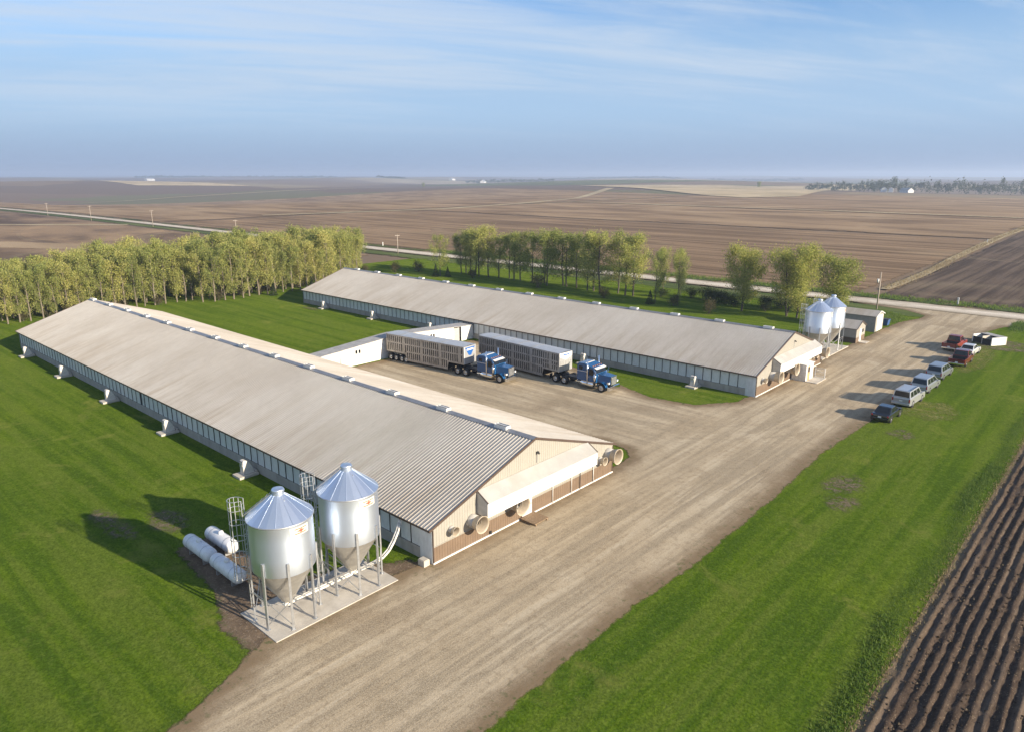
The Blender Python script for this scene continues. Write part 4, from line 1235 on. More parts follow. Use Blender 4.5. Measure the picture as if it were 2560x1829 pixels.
def trailer(loc, rz, label, L, al, triangle):
    t = thing('livestock_trailer', label, 'trailer', loc, rz)
    hw = 1.16; zt_ = 3.52; xa, xb = 3.75, L - 2.75; zr, zbl, zf = 1.18, .34, 1.30
    rs = random.Random(int(L * 10))
    for s_ in (-1, 1):
        mb = MB(); y0_, y1_ = sorted((s_ * hw, s_ * (hw - .05)))
        def rail(x0_, x1_, z0_, z1_): mb.box(x0_, y0_ + .004, z0_, x1_, y1_ - .004, z1_)
        rail(0, L, zt_ - .18, zt_); rail(0, L, 2.40, 2.58); rail(0, xa, zr, zr + .22); rail(xb, L, zf, zf + .20)
        rail(xa - .1, xb + .1, zbl, zbl + .30); rail(xa, xb, 1.44, 1.66); rail(xb, L, 1.98, 2.08) if L > 13.6 else None
        x = .0; w_ = .20; k = 0
        while x < L - .05:
            zb_ = zbl if (xa - .15 < x < xb - .02) else (zr if x < xa else zf)
            mb.box(x, y0_, zb_, min(x + w_, L), y1_, zt_)
            step = .355
            if k % 9 == 8:      # wider framed post
                mb.box(x + w_, y0_ + .006, zb_, x + w_ + .16, y1_ - .006, zt_)
            x += step; k += 1
        # angled skirts where the floor steps down
        mb.prism([(xa, zbl), (xa, zr + .1), (xa - .42, zr + .1)], 'y', y0_ + .002, y1_ - .002)
        mb.prism([(xb, zbl), (xb + .30, zf + .1), (xb, zf + .1)], 'y', y0_ + .002, y1_ - .002)
        mb.build('slotted_wall', al, t, fix=True)
    # inner deck block, coloured near black for the shade behind the slots
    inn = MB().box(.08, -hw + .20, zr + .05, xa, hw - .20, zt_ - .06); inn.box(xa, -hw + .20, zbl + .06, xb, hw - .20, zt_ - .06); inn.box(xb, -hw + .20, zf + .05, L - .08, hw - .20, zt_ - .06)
    inn.build('shaded_inner_decks', M['dark'], t)
    rf = MB()
    ys = np.linspace(-hw - .02, hw + .02, 7)
    for xx in (-.03, L + .03):
        rf.v += [(xx, yv, zt_ + .01 + .06 * (1 - (yv / hw) ** 2)) for yv in ys]
    rf.f = [(i, i + 1, 7 + i + 1, 7 + i) for i in range(6)]; rf.sm = [True] * 6
    rf.build('roof', M['alut'], t, fix=False)
    for k in range(1, int(L / 2.4)):
        MB().box(k * 2.4 - .03, -hw, zt_ + .07, k * 2.4 + .03, hw, zt_ + .085).build('roof_bow', M['alud'], t)
    MB().box(-.03, -hw, zr, .02, hw, zt_).build('rear_gate', al, t)
    nose = MB().box(L - .02, -hw, zf, L + .06, hw, zt_ - .004).build('nose', M['alut'], t, .02)
    MB().box(.3, -hw + .1, zr - .16, 3.6, hw - .1, zr - .02).build('subframe', M['plastic'], t)
    MB().box(xb + .1, -.9, zf - .14, L - .1, .9, zf - .01).build('kingpin_plate', M['plastic'], t)
    for xx in (.62, 1.62, 2.62, 3.42)[:4]:
        for s_ in (-1, 1):
            wheel(t, xx, s_ * .90, .45, .45, .50)
    if triangle:
        em = MB().add([(L + .064, -.92, 3.36), (L + .064, .92, 3.36), (L + .064, .22, 2.32), (L + .064, -.22, 2.32), (L + .075, -.92, 3.36), (L + .075, .92, 3.36), (L + .075, .22, 2.32), (L + .075, -.22, 2.32)], [(0, 1, 2, 3), (4, 7, 6, 5), (0, 4, 5, 1), (1, 5, 6, 2), (2, 6, 7, 3), (3, 7, 4, 0)]).build('emblem', M['decalblue'], t)
        MB().box(L + .076, -.62, 2.98, L + .082, .62, 3.20).build('name_bar', M['white'], em)
        MB().box(L + .064, -hw + .02, zf + .05, L + .07, -hw + .10, zt_ - .1).build('corner_strip', M['white'], t)
    else:
        em = MB().add([(L + .064, -1.1, 3.48), (L + .064, 1.1, 3.48), (L + .064, 1.1, 3.05), (L + .064, .0, 2.62), (L + .064, -1.1, 3.05), (L + .072, -1.1, 3.48), (L + .072, 1.1, 3.48), (L + .072, 1.1, 3.05), (L + .072, .0, 2.62), (L + .072, -1.1, 3.05)], [(0, 1, 2, 3, 4), (9, 8, 7, 6, 5), (0, 5, 6, 1), (1, 6, 7, 2), (2, 7, 8, 3), (3, 8, 9, 4), (4, 9, 5, 0)]).build('emblem', M['white'], t)
        MB().box(L + .074, -.55, 3.16, L + .08, .62, 3.30).build('name_bar', M['decalblue'], em)
        nz = MB()
        for k in range(7): nz.box(L + .061, -.99 + k * .3, zf + .06, L + .075, -.95 + k * .3, 2.55)
        nz.build('nose_ribs', M['alud'], t)
    return t


def place_truck(front_near, hd_tr, L, drive_c, hd_tc, la, lb, al, tri):
    """front_near: world xy of trailer's front corner on the -Y side"""
    c, s_ = math.cos(hd_tr), math.sin(hd_tr)
    fx, fy = front_near
    # local front near corner = (L, -1.16)
    ox = fx - (L * c + 1.16 * s_); oy = fy - (L * s_ - 1.16 * c)
    trailer((ox, oy, .08), hd_tr, lb, L, al, tri)
    tractor((drive_c[0], drive_c[1], .08), hd_tc, la)


place_truck((-30.55, 32.35), R(5.6), 13.4, (-30.9, 33.25), R(6.0), 'blue semi truck coupled to the trailer with a blue triangle emblem', 'slotted silver livestock trailer backed against the white corridor', M['alu'], True)
place_truck((-19.85, 37.62), R(-3.2), 14.1, (-19.75, 38.72), R(1.8), 'blue semi truck coupled to the trailer with a white pointed front plate', 'slotted grey livestock trailer standing beside the curtain walled barn', M['alud'], False)


# ------------------------------------------------------------------ cars (front towards +Y)
def car(name, label, cat, loc, rz, L, Wd, Hh, paint, kind):
    t = thing(name, label, cat, loc, rz)
    hw = Wd / 2; gc = .26; r = .34 if kind != 'suv' else .39
    if kind == 'suv':
        belt = Hh * .60
        prof_ = [(0, gc + .15), (0, belt * .92), (.06, belt), (L * .68, belt), (L * .73, belt * .97), (L * .97, belt * .86), (L, belt * .72), (L, gc + .1), (L - .1, gc), (.12, gc)]
        gb, gt, ih = (.05, L * .745), (.16, L * .60), .13
    elif kind == 'van':
        belt = Hh * .58
        prof_ = [(0, gc + .12), (-.03, belt * .75), (.03, belt), (L * .72, belt), (L * .80, belt * .93), (L * .97, belt * .76), (L, belt * .6), (L, gc + .1), (L - .1, gc), (.12, gc)]
        gb, gt, ih = (.04, L * .80), (.22, L * .56), .15
    elif kind == 'sedan':
        belt = Hh * .64
        prof_ = [(0, gc + .15), (-.02, belt * .86), (.1, belt * .98), (L * .20, belt), (L * .68, belt), (L * .95, belt * .86), (L, belt * .70), (L, gc + .1), (L - .1, gc), (.12, gc)]
        gb, gt, ih = (L * .13, L * .70), (L * .29, L * .54), .17
    else:   # pickup
        belt = Hh * .60
        prof_ = [(L * .40, gc + .1), (L * .40, belt), (L * .72, belt), (L * .76, belt * .98), (L * .97, belt * .90), (L, belt * .75), (L, gc + .15), (L - .1, gc), (L * .40, gc)]
        gb, gt, ih = (L * .405, L * .735), (L * .425, L * .63), .14
    MB().prism(prof_, 'x', -hw, hw).build('body', paint, t, .07)
    if kind == 'pickup':
        bd = MB(); zb, zt_ = .62, belt - .02; x1_ = L * .397
        bd.box(-hw, 0.02, gc + .1, -hw + .09, x1_, zt_); bd.box(hw - .09, .02, gc + .1, hw, x1_, zt_); bd.box(-hw + .09, x1_ - .06, gc + .1, hw - .09, x1_, zt_)
        bd.build('bed_wall', paint, t, .02)
        MB().box(-hw + .092, .09, zb - .1, hw - .092, x1_ - .062, zb).build('bed_floor', M['plastic'], t)
        ln = MB(); ln.box(-hw + .091, .09, zb, -hw + .10, x1_ - .07, zt_ - .02); ln.box(hw - .10, .09, zb, hw - .091, x1_ - .07, zt_ - .02); ln.box(-hw + .10, x1_ - .075, zb, hw - .10, x1_ - .066, zt_ - .02)
        ln.build('bed_liner', M['plastic'], t)
        tg = MB().box(-hw + .095, .0, gc + .22, hw - .095, .075, zt_ - .01).build('tailgate', paint, t, .015)
        MB().box(-.12, -.012, zt_ - .2, .12, -.001, zt_ - .13).build('handle', M['plastic'], tg)
    # greenhouse
    zb_, zt_ = belt - .02, Hh
    wb, wt = hw - .05, hw - .05 - ih
    q = [(-wb, gb[0], zb_), (wb, gb[0], zb_), (wb, gb[1], zb_), (-wb, gb[1], zb_)]
    p = [(-wt, gt[0], zt_), (wt, gt[0], zt_), (wt, gt[1], zt_), (-wt, gt[1], zt_)]
    cabin = MB().hexa(q, p).build('cabin', paint, t, .05)
    def pane(nm, i, j, s0, s1, v0, v1, off):
        a, b, c_, d_ = Vector(q[i]), Vector(q[j]), Vector(p[j]), Vector(p[i])
        nrm = (b - a).cross(d_ - a).normalized()
        if nrm.dot(a - Vector((0, L * .5, belt))) < 0: nrm = -nrm
        def P(s_, v): return (a + (b - a) * s_) * (1 - v) + (d_ + (c_ - d_) * s_) * v + nrm * off
        o0 = [P(s0, v0), P(s1, v0), P(s1, v1), P(s0, v1)]
        return MB().hexa([x_ - nrm * .01 for x_ in o0], o0).build(nm, M['glass'], cabin)
    pane('rear_window', 0, 1, .06, .94, .12, .86, .006)
    pane('windscreen', 2, 3, .05, .95, .08, .92, .006)
    for (i, j) in ((1, 2), (3, 0)):
        rng = [(.05, .30), (.34, .62), (.65, .92)] if kind in ('suv', 'van') else [(.08, .47), (.52, .92)]
        for a_, b_ in rng:
            if i == 3: a_, b_ = 1 - b_, 1 - a_
            pane('side_window', i, j, a_, b_, .14, .86, .006)
    wbse = {'suv': (.20, .80), 'van': (.19, .80), 'sedan': (.20, .80), 'pickup': (.21, .81)}[kind]
    for f_ in wbse:
        for s_ in (-1, 1):
            wheel(t, s_ * (hw - .10), L * f_, r, r, .24, 'x')
            MB().lathe([(r * 1.18, -.012), (r * .5, -.012)], 18, (s_ * (hw + .004), L * f_, r), 'x').build('wheel_arch', M['black'], t, fix=False)
    for s_ in (-1, 1):
        hgt = .34 if kind in ('suv', 'van') else .14
        MB().box(s_ * (hw - .11) - .055, -.045, belt * .93 - hgt, s_ * (hw - .11) + .055, .03, belt * .93).build('tail_light', M['tail'], t)
        MB().box(s_ * (hw - .22) - .15, L - .05, belt * .60, s_ * (hw - .22) + .15, L + .012, belt * .74).build('headlight', M['lamp'], t)
        MB().box(s_ * (hw + .09) - .08, L * .64, belt - .02, s_ * (hw + .09) + .08, L * .66 + .06, belt + .13).build('mirror', paint if kind != 'pickup' else M['plastic'], t, .02)
        if kind == 'suv':
            MB().bar((s_ * (wt - .06), gt[0] + .15, Hh + .06), (s_ * (wt - .06), gt[1] - .15, Hh + .06), .04, .04).build('roof_rail', M['plastic'], t)
    bm_ = {'pickup': M['chrome']}.get(kind, paint)
    MB().box(-hw + .03, -.11, gc + .06, hw - .03, .04, gc + .28).build('rear_bumper', bm_, t, .03)
    MB().box(-hw + .03, L - .05, gc + .02, hw - .03, L + .07, gc + .24).build('front_bumper', bm_, t, .03)
    zp = belt * .62 if kind != 'pickup' else gc + .30
    MB().box(-.16, -.055 if kind != 'pickup' else -.02, zp, .16, -.035 if kind != 'pickup' else -.004, zp + .15).build('licence_plate', M['plate'], t)
    return t


CZ = .085
car('sedan', 'black sedan parked behind the silver cars', 'car', (12.72, 47.9, CZ), R(-2), 4.5, 1.70, 1.38, M['blackcar'], 'sedan')
car('sport_utility_vehicle', 'boxy pale silver sport utility vehicle in front of the black sedan', 'car', (12.88, 54.7, CZ), R(-3), 5.0, 1.86, 1.84, M['silverb'], 'suv')
car('minivan', 'silver minivan in front of the boxy pale silver vehicle', 'car', (12.92, 61.7, CZ), R(-3), 4.9, 1.84, 1.72, M['silver'], 'van')
car('minivan', 'blue grey minivan behind the dark red pickup', 'car', (12.80, 69.0, CZ), R(-3), 4.8, 1.82, 1.70, M['silverg'], 'van')
car('pickup_truck', 'dark red pickup truck parked behind the off white sedan', 'pickup truck', (13.5, 77.5, CZ), R(0), 5.5, 1.90, 1.78, M['redcar'], 'pickup')
car('sedan', 'off white sedan between the two red pickups', 'car', (13.15, 84.6, CZ), R(-3), 4.5, 1.72, 1.42, M['whitecar'], 'sedan')
car('pickup_truck', 'rusty red pickup truck parked near the concrete bunker', 'pickup truck', (10.75, 86.6, CZ), R(-4), 5.3, 1.85, 1.85, M['redcar2'], 'pickup')

# ------------------------------------------------------------------ concrete bunker
bu = thing('concrete_bunker', 'roofless white concrete bunker with two dark bays', 'bunker', (13.97, 96.34, .05), R(-33))
hb = 1.15
MB().box(-1.5, 1.25, 0, 1.65, 1.40, hb).build('back_wall', M['concrete'], bu)
MB().box(1.5, -1.3, 0, 1.65, 1.248, hb).build('side_wall', M['white'], bu)
MB().box(-1.65, -1.3, 0, -1.502, 1.40, hb).build('side_wall', M['white'], bu)
MB().box(-.06, -1.3, 0, .06, 1.248, hb).build('divider_wall', M['concrete'], bu)
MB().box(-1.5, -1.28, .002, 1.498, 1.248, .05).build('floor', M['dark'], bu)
for xa_, xb_ in ((-1.5, -.062), (.062, 1.498)):  # near-black sheets and floor stand for the shade inside the open bays
    MB().box(xa_, -1.30, 0, xb_, -1.22, .86).build('bay_shade', M['dark'], bu)
MB().box(-1.68, -1.32, hb + .002, 1.68, 1.42, hb + .05).build('rim', M['concrete'], bu) if False else None
MB().hexa([(-1.64, .1, hb + .004), (1.64, .1, hb + .004), (1.64, 1.39, hb + .004), (-1.64, 1.39, hb + .004)], [(-1.64, .1, hb + .03), (1.64, .1, hb + .03), (1.64, 1.39, hb + .03), (-1.64, 1.39, hb + .03)]).build('half_cover', M['asphalt'], bu)


# ------------------------------------------------------------------ sheds
def shed(label, x1, y0, y1, L, he, hr, door, wains):
    t = thing('shed', label, 'shed', (x1, y0, .05))
    Wd = y1 - y0
    zlow = .02 if not wains else .8
    MB().box(-L, .02, zlow, -.02, .08, he).build('side_wall', M['shedshade'], t)
    MB().box(-L, Wd - .08, 0, -.02, Wd - .02, he).build('side_wall', M['fibreg'], t)
    if wains:
        MB().box(-L, .0, 0, -.02, .09, .798).build('wainscot', M['brown'], t)
        MB().box(-.05, .0, 0, .01, Wd, .798).build('wainscot', M['tan'], t)
    sl_ = (hr - he) / (Wd / 2)
    siding(t, 'gable_siding', M['cream'], 0, 0, Wd, zlow, lambda y: he + min(y, Wd - y) * sl_ - .02, 1, .012)
    siding(t, 'gable_siding', M['cream'], -L, 0, Wd, 0, lambda y: he + min(y, Wd - y) * sl_ - .02, -1, .012)
    for a, b in ((-.18, Wd / 2), (Wd + .18, Wd / 2)):
        roof_slope(t, -L - .1, .12, a, he - .18 * sl_, b, hr, M['roof'], .02)
    for a, b in ((-.2, Wd / 2), (Wd + .2, Wd / 2)):
        MB().bar((.135, a, he - .2 * sl_ - .03), (.135, b, hr - .02), .03, .12).build('rake_trim', M['brown'] if wains else M['white'], t)
    if door == 'small':
        dd = MB().box(.012, 1.3, .05, .05, 2.15, 1.95).build('door', M['white'], t)
        MB().box(.052, 1.98, .95, .1, 2.06, 1.0).build('handle', M['galvd'], dd)
        wd_ = MB().box(.012, 2.6, 1.25, .04, 3.2, 1.75).build('window', M['glass'], t)
        MB().box(.012, 2.55, 1.2, .06, 3.25, 1.248).build('sill', M['white'], wd_)
        MB().box(.1, .9, -.05, 1.2, 2.5, .08).build('door_slab', M['concrete'], t)
    else:
        dd = MB().box(.012, .55, .03, .05, Wd - .55, he - .05).build('overhead_door', M['white'], t)
        for k in range(1, 5):
            MB().box(.0505, .56, .03 + k * .5, .056, Wd - .56, .045 + k * .5).build('door_seam', M['fibreg'], dd)
    return t


shed('small tan shed with brown base and a white door', -.45, 82.9, 86.9, 4.4, 2.22, 3.1, 'small', True)
shed('longer shed with a white overhead door beside the blue bin', -.75, 93.0, 97.0, 9.0, 2.55, 3.15, 'big', False)
db = thing('waste_bin', 'blue waste bin standing beside the longer shed', 'bin', (-1.2, 100.1, .04))
MB().hexa([(-.5, -.6, .1), (.5, -.6, .1), (.5, .6, .1), (-.5, .6, .1)], [(-.6, -.7, 1.05), (.6, -.7, 1.05), (.6, .7, 1.05), (-.6, .7, 1.05)]).build('container', M['binblue'], db, .02)
MB().hexa([(-.63, -.73, 1.055), (.63, -.73, 1.055), (.63, .73, 1.055), (-.63, .73, 1.055)], [(-.63, -.73, 1.08), (.63, -.73, 1.10), (.63, .73, 1.10), (-.63, .73, 1.08)]).build('lid', M['plastic'], db)
for a in (-.4, .4):
    for b in (-.5, .5):
        MB().lathe([(.001, -.03), (.1, -.03), (.1, .03), (.001, .03)], 10, (a, b, .1), 'x').build('caster', M['black'], db, fix=False)

# entry room against the second barn
en = thing('entry_room', 'small white entry room with a wooden door against the barn gable', 'entry room', (.0, 57.75, .05))
MB().hexa([(.02, 0, 0), (1.72, 0, 0), (1.72, 2.3, 0), (.02, 2.3, 0)], [(.02, 0, 2.12), (1.72, 0, 1.98), (1.72, 2.3, 1.98), (.02, 2.3, 2.12)]).build('wall', M['white'], en)
MB().hexa([(.02, -.08, 2.125), (1.82, -.08, 1.985), (1.82, 2.38, 1.985), (.02, 2.38, 2.125)], [(.02, -.08, 2.19), (1.82, -.08, 2.05), (1.82, 2.38, 2.05), (.02, 2.38, 2.19)]).build('roof', M['white'], en)
dd = MB().box(1.722, .42, .05, 1.75, 1.12, 1.82).build('door', M['door'], en)
MB().box(1.752, .52, 1.08, 1.758, 1.02, 1.68).build('window', M['glass'], dd)
MB().box(1.752, 1.02, .85, 1.80, 1.08, .9).build('handle', M['galvd'], dd)
for yy in (.34, 1.125): MB().box(1.722, yy, .05, 1.76, yy + .075, 1.9).build('door_frame', M['white'], en)
MB().box(1.724, -.1, -.06, 3.1, 3.1, .10).build('slab', M['concrete'], en)
fg = thing('fence_panel', 'metal mesh fence panel on white posts beside the entry room', 'fence', (1.75, 60.75, .05))
for xx in (.0, 1.15): MB().box(xx - .04, -.04, .1, xx + .04, .04, 1.25).build('post', M['white'], fg)
for zz_ in (.25, .72, 1.18): MB().box(.042, -.02, zz_, 1.108, .02, zz_ + .04).build('rail', M['galvd'], fg)
for k in range(9): MB().tube((.15 + k * .105, 0, .29), (.15 + k * .105, 0, 1.18), .008, n=5).build('bar', M['galvd'], fg)


# ------------------------------------------------------------------ poles
def pole(loc, h, label, group, lamp=False, arm=True):
    t = thing('utility_pole', label, 'utility pole', loc, 0, group)
    MB().tube((0, 0, -.3), (0, 0, h), .14, .09, 10).build('pole', M['poleW'], t)
    if arm:
        MB().box(-.05, -.9, h - .5, .05, .9, h - .38).build('crossarm', M['poleW'], t)
        for yy in (-.8, .8, 0): MB().tube((0, yy, h - .38), (0, yy, h - .22), .04, n=8).build('insulator', M['white'], t)
    if lamp:
        MB().tube((-.33, -.1, h - 1.95), (-.33, -.1, h - 1.25), .17, n=14).build('transformer', M['white'], t)
        MB().bar((-.2, -.05, h - 1.6), (0, 0, h - 1.6), .06, .06).build('bracket', M['galvd'], t)
    return t


pole((-6.3, 113.4, .04), 7.0, 'tall utility pole carrying a white transformer beside the longer shed', None, True, False)
for px, py, ph in [(-470, 112, 7.5), (-398, 112, 7.8), (-325, 114.5, 7.8), (-249, 116.5, 6.5), (-148, 117.5, 6.0)]:
    pole((px, py, float(H(px, py))), ph, 'weathered utility pole standing along the far gravel road', 'utility poles along the gravel road')
for px, py, la in [(-172, 130.3, 'white marker post beside the gravel road'), (3.2, 130.8, 'short white post in the ditch grass across the road'), (-16.5, 276, 'small white marker beside the dry field waterway')]:
    mk = thing('marker_post', la, 'post', (px, py, float(H(px, py)) + .03))
    MB().box(-.12, -.12, -.1, .12, .12, 1.2).build('post', M['white'], mk)
    MB().box(-.14, -.14, 1.201, .14, .14, 1.26).build('cap', M['white'], mk)


# ------------------------------------------------------------------ trees
def tree_meshes(seed, Ht, Rd, bare, nleaf, lsz, style, lmat, bmat):
    """returns (trunk mesh, crown mesh): trunk with limbs and twigs; crown of many small leaf faces along the twigs"""
    rnd = random.Random(seed)
    tb = MB(); tips = []
    lean = Vector((rnd.uniform(-.03, .03), rnd.uniform(-.03, .03), 1))
    tr = .011 * Ht + .015 * Rd
    stems = 1 if style != 'multi' else 3
    for sidx in range(stems):
        p = Vector((rnd.uniform(-.15, .15), rnd.uniform(-.15, .15), 0)) if stems > 1 else Vector((0, 0, 0))
        out = Vector((math.cos(sidx * 2.1 + seed), math.sin(sidx * 2.1 + seed), 0)) * (.22 if stems > 1 else 0)
        pts = [p.copy()]; ns = 7
        top = Ht * rnd.uniform(.88, .96)
        for i in range(ns):
            p = p + (lean + out + Vector((rnd.uniform(-.07, .07), rnd.uniform(-.07, .07), 0))) * (top / ns)
            pts.append(p.copy())
        for i in range(ns):
            ra = tr * (1 - i / ns) ** .8 + .012; rb_ = tr * (1 - (i + 1) / ns) ** .8 + .012
            tb.tube(pts[i], pts[i + 1], ra, rb_, 7, False)
        nl = {'slim': 16, 'round': 20, 'multi': 13}[style]
        for k in range(nl):
            f = bare + (.97 - bare) * ((k + rnd.random()) / nl)
            q = f * ns * 1.0; i = min(ns - 1, int(q)); b = pts[i].lerp(pts[i + 1], q - i)
            az = rnd.uniform(0, 6.283)
            g = (f - bare) / (1 - bare)
            if style == 'slim': ln = Rd * (.55 + .75 * math.sin(math.pi * min(1, g * .75 + .2))) * rnd.uniform(.6, 1.15); el_ = R(rnd.uniform(45, 68))
            else: ln = Rd * (.50 + .85 * math.sin(math.pi * min(1, .18 + g * .72))) * rnd.uniform(.65, 1.15); el_ = R(rnd.uniform(22, 58))
            dv = Vector((math.cos(az) * math.cos(el_), math.sin(az) * math.cos(el_), math.sin(el_)))
            ln = min(ln / max(.35, math.cos(el_)), Ht * .42)
            e = b + dv * ln * .55 + Vector((0, 0, 0)); e2 = e + (dv + Vector((rnd.uniform(-.3, .3), rnd.uniform(-.3, .3), .25))).normalized() * ln * .45
            if e2.z > Ht * 1.02: e2.z = Ht * rnd.uniform(.93, 1.02)
            rl = max(.012, tr * .36 * (1 - f * .6))
            tb.tube(b, e, rl, rl * .6, 5, False); tb.tube(e, e2, rl * .6, .008, 5, False)
            for (a_, c_) in ((b.lerp(e, .5), e), (e, e2)):
                for _ in range(3):
                    s0 = a_.lerp(c_, rnd.random()); tv = Vector((rnd.gauss(0, 1), rnd.gauss(0, 1), rnd.gauss(.5, .8))).normalized() * rnd.uniform(.25, .55) * Rd * .55
                    tb.tube(s0, s0 + tv, .014, .006, 4, False); tips.append((s0, s0 + tv))
            tips.append((e, e2)); tips.append((e, e2))
        tips.append((pts[-2], pts[-1])); tips.append((pts[-2], pts[-1]))
    cb = MB(); sg = .11 * Rd + .10
    for _ in range(nleaf):
        a_, c_ = rnd.choice(tips)
        c = a_.lerp(c_, rnd.random() ** .7) + Vector((rnd.gauss(0, sg), rnd.gauss(0, sg), rnd.gauss(0, sg)))
        if c.z < Ht * bare * .7: continue
        s_ = lsz * rnd.uniform(.5, 1.25)
        n = Vector((rnd.gauss(0, 1), rnd.gauss(0, 1), rnd.gauss(.3, 1))).normalized()
        u = n.orthogonal().normalized() * s_; v = n.cross(u).normalized() * s_ * rnd.uniform(.5, .9)
        cb.add([c - u * .5, c + v * .5, c + u * .5, c - v * .5], [(0, 1, 2, 3)])
    m0 = tb.mesh('trunk'); m0.materials.append(bmat)
    m1 = cb.mesh('crown'); m1.materials.append(lmat)
    return m0, m1


def bush_meshes(seed, Ht, Rd, nleaf, lsz, lmat, cone=False):
    rnd = random.Random(seed); tb = MB(); cb = MB()
    if cone:
        tb.tube((0, 0, -.1), (0, 0, Ht * .95), .07, .012, 7, False)
    else:
        for _ in range(9):
            a = rnd.uniform(0, 6.28); tb.tube((rnd.gauss(0, .1), rnd.gauss(0, .1), -.1), (math.cos(a) * Rd * rnd.uniform(.3, .8), math.sin(a) * Rd * rnd.uniform(.3, .8), Ht * rnd.uniform(.5, .9)), .03, .008, 5, False)
    lob = [(rnd.uniform(0, 6.28), rnd.uniform(.15, .75), rnd.uniform(.35, .8)) for _ in range(9)]
    for _ in range(nleaf):
        if cone:
            f = rnd.random() ** 1.5; z = Ht * (.04 + .96 * f)
            tier = .72 + .28 * abs(math.sin(f * 17))
            rr = Rd * (1 - f) * tier * math.sqrt(rnd.uniform(.3, 1)); a = rnd.uniform(0, 6.28)
            c = Vector((rr * math.cos(a), rr * math.sin(a), z - .12 * rr))
        else:
            a, q, zf_ = rnd.choice(lob)
            c = Vector((math.cos(a) * q * Rd + rnd.gauss(0, .24 * Rd), math.sin(a) * q * Rd + rnd.gauss(0, .24 * Rd), max(.05, zf_ * Ht * .85 + rnd.gauss(0, .16 * Ht))))
        s_ = lsz * rnd.uniform(.5, 1.3)
        n = Vector((rnd.gauss(0, 1), rnd.gauss(0, 1), rnd.gauss(.3, 1))).normalized()
        u = n.orthogonal().normalized() * s_; v = n.cross(u).normalized() * s_ * .6
        cb.add([c - u * .5, c + v * .5, c + u * .5, c - v * .5], [(0, 1, 2, 3)])
    m0 = tb.mesh('stem'); m0.materials.append(M['barkd'])
    m1 = cb.mesh('foliage'); m1.materials.append(lmat)
    return m0, m1


def put_tree(ms, name, loc, rz, sc, label, cat='tree', group=None, nm=('trunk', 'crown')):
    t = thing(name, label, cat, loc, rz, group)
    t.scale = sc if isinstance(sc, tuple) else (sc, sc, sc)
    share(ms[0], nm[0], t); share(ms[1], nm[1], t)
    return t


rt = random.Random(77)
belt = [tree_meshes(10 + k, 10.0, 1.7, .06, 3600, .22, 'slim', M['leafB'], M['barkm']) for k in range(6)]
cnt = 0
for row in range(6):
    xr = -105.5 - row * 4.1
    y = -6.0 + rt.uniform(0, 1)
    while y < 67 + (-100 - xr) * .78:
        front = float(np.interp(y, [0, 28, 42, 60, 95], [-110.5, -109.5, -103.5, -104.5, -124]))
        if xr <= front + 1.5 and cnt < 290:
            hh = rt.triangular(.70, 1.16, 1.0) * float(np.interp(y, [0, 14, 34, 50, 80], [.84, .92, 1.06, 1.10, 1.0]))
            put_tree(belt[rt.randrange(6)], 'poplar_tree', (xr + rt.uniform(-.7, .7), y, .03), rt.uniform(0, 6.28), (hh * rt.uniform(.9, 1.15), hh * rt.uniform(.9, 1.15), hh), 'slim olive green poplar in the dense shelterbelt beyond the barns', 'tree', 'shelterbelt poplars')
            cnt += 1
        y += rt.uniform(1.5, 2.2)

rowm = [tree_meshes(40 + k, 11.0, 2.8, .13, 6200, .22, 'slim' if k % 2 else 'round', M['leafR'], M['barkd']) for k in range(5)]
for i, (tx, ty, th) in enumerate([(-99.8, 91.6, 9.5), (-99.0, 97.9, 9.0), (-98.6, 99.2, 10.1), (-96.4, 98.6, 10.3), (-94.3, 98.2, 10.6), (-91.9, 97.0, 11.7), (-89.3, 97.6, 11.0), (-86.7, 98.5, 10.0), (-84.0, 99.3, 10.0), (-81.7, 98.4, 10.6), (-79.9, 98.6, 10.8), (-75.4, 97.6, 10.6), (-72.6, 98.8, 11.4), (-70.0, 96.3, 11.8), (-67.5, 99.0, 10.9), (-66.0, 98.3, 11.2), (-63.0, 98.0, 11.0), (-59.3, 96.9, 11.1), (-57.7, 97.0, 12.0), (-55.1, 95.6, 12.1), (-52.2, 98.0, 11.4), (-49.7, 96.9, 12.0), (-48.0, 97.2, 12.0), (-44.5, 103.0, 9.3), (-40.7, 93.6, 9.6), (-41.9, 105.4, 9.0), (-36.5, 95.0, 9.3)]):
    s_ = th / 11.0
    put_tree(rowm[i % 5], 'roadside_tree', (tx, ty, .03), rt.uniform(0, 6.28), (s_ * rt.uniform(.9, 1.15) * (.72 if i >= 23 else 1), s_ * rt.uniform(.9, 1.15) * (.72 if i >= 23 else 1), s_), 'tall thinly leaved tree in the row between the barn and the road', 'tree', 'tree row behind the second barn')
big = [tree_meshes(70 + k, 11.0, 3.8, .07, 16000, .23, 'multi' if k == 1 else 'round', M['leafW'], M['barkd']) for k in range(3)]
for (k, tx, ty, sx, sz, la) in [(0, -24.4, 96.6, 1.05, .99, 'broad willow standing alone beside the dark evergreen bushes'), (1, -16.3, 96.9, .86, 1.02, 'broad willow with a thick dark trunk left of the feed bins'), (2, -14.3, 96.4, .90, 1.04, 'broad willow closest to the feed bins with low branches'), (0, -10.6, 104.0, 1.12, .88, 'broad yellowish willow behind the galvanised feed bins')]:
    put_tree(big[k], 'willow_tree', (tx, ty, .03), rt.uniform(0, 6.28), (sx, sx, sz), la)
spr = [bush_meshes(90 + k, 3.0, 1.15, 1500, .17, M['leafD'], True) for k in range(2)]
shb = [bush_meshes(95 + k, 2.6, 1.2, 1300, .17, M['leafS']) for k in range(2)]
evg = [bush_meshes(99 + k, 2.9, 2.3, 2600, .20, M['leafD']) for k in range(2)]
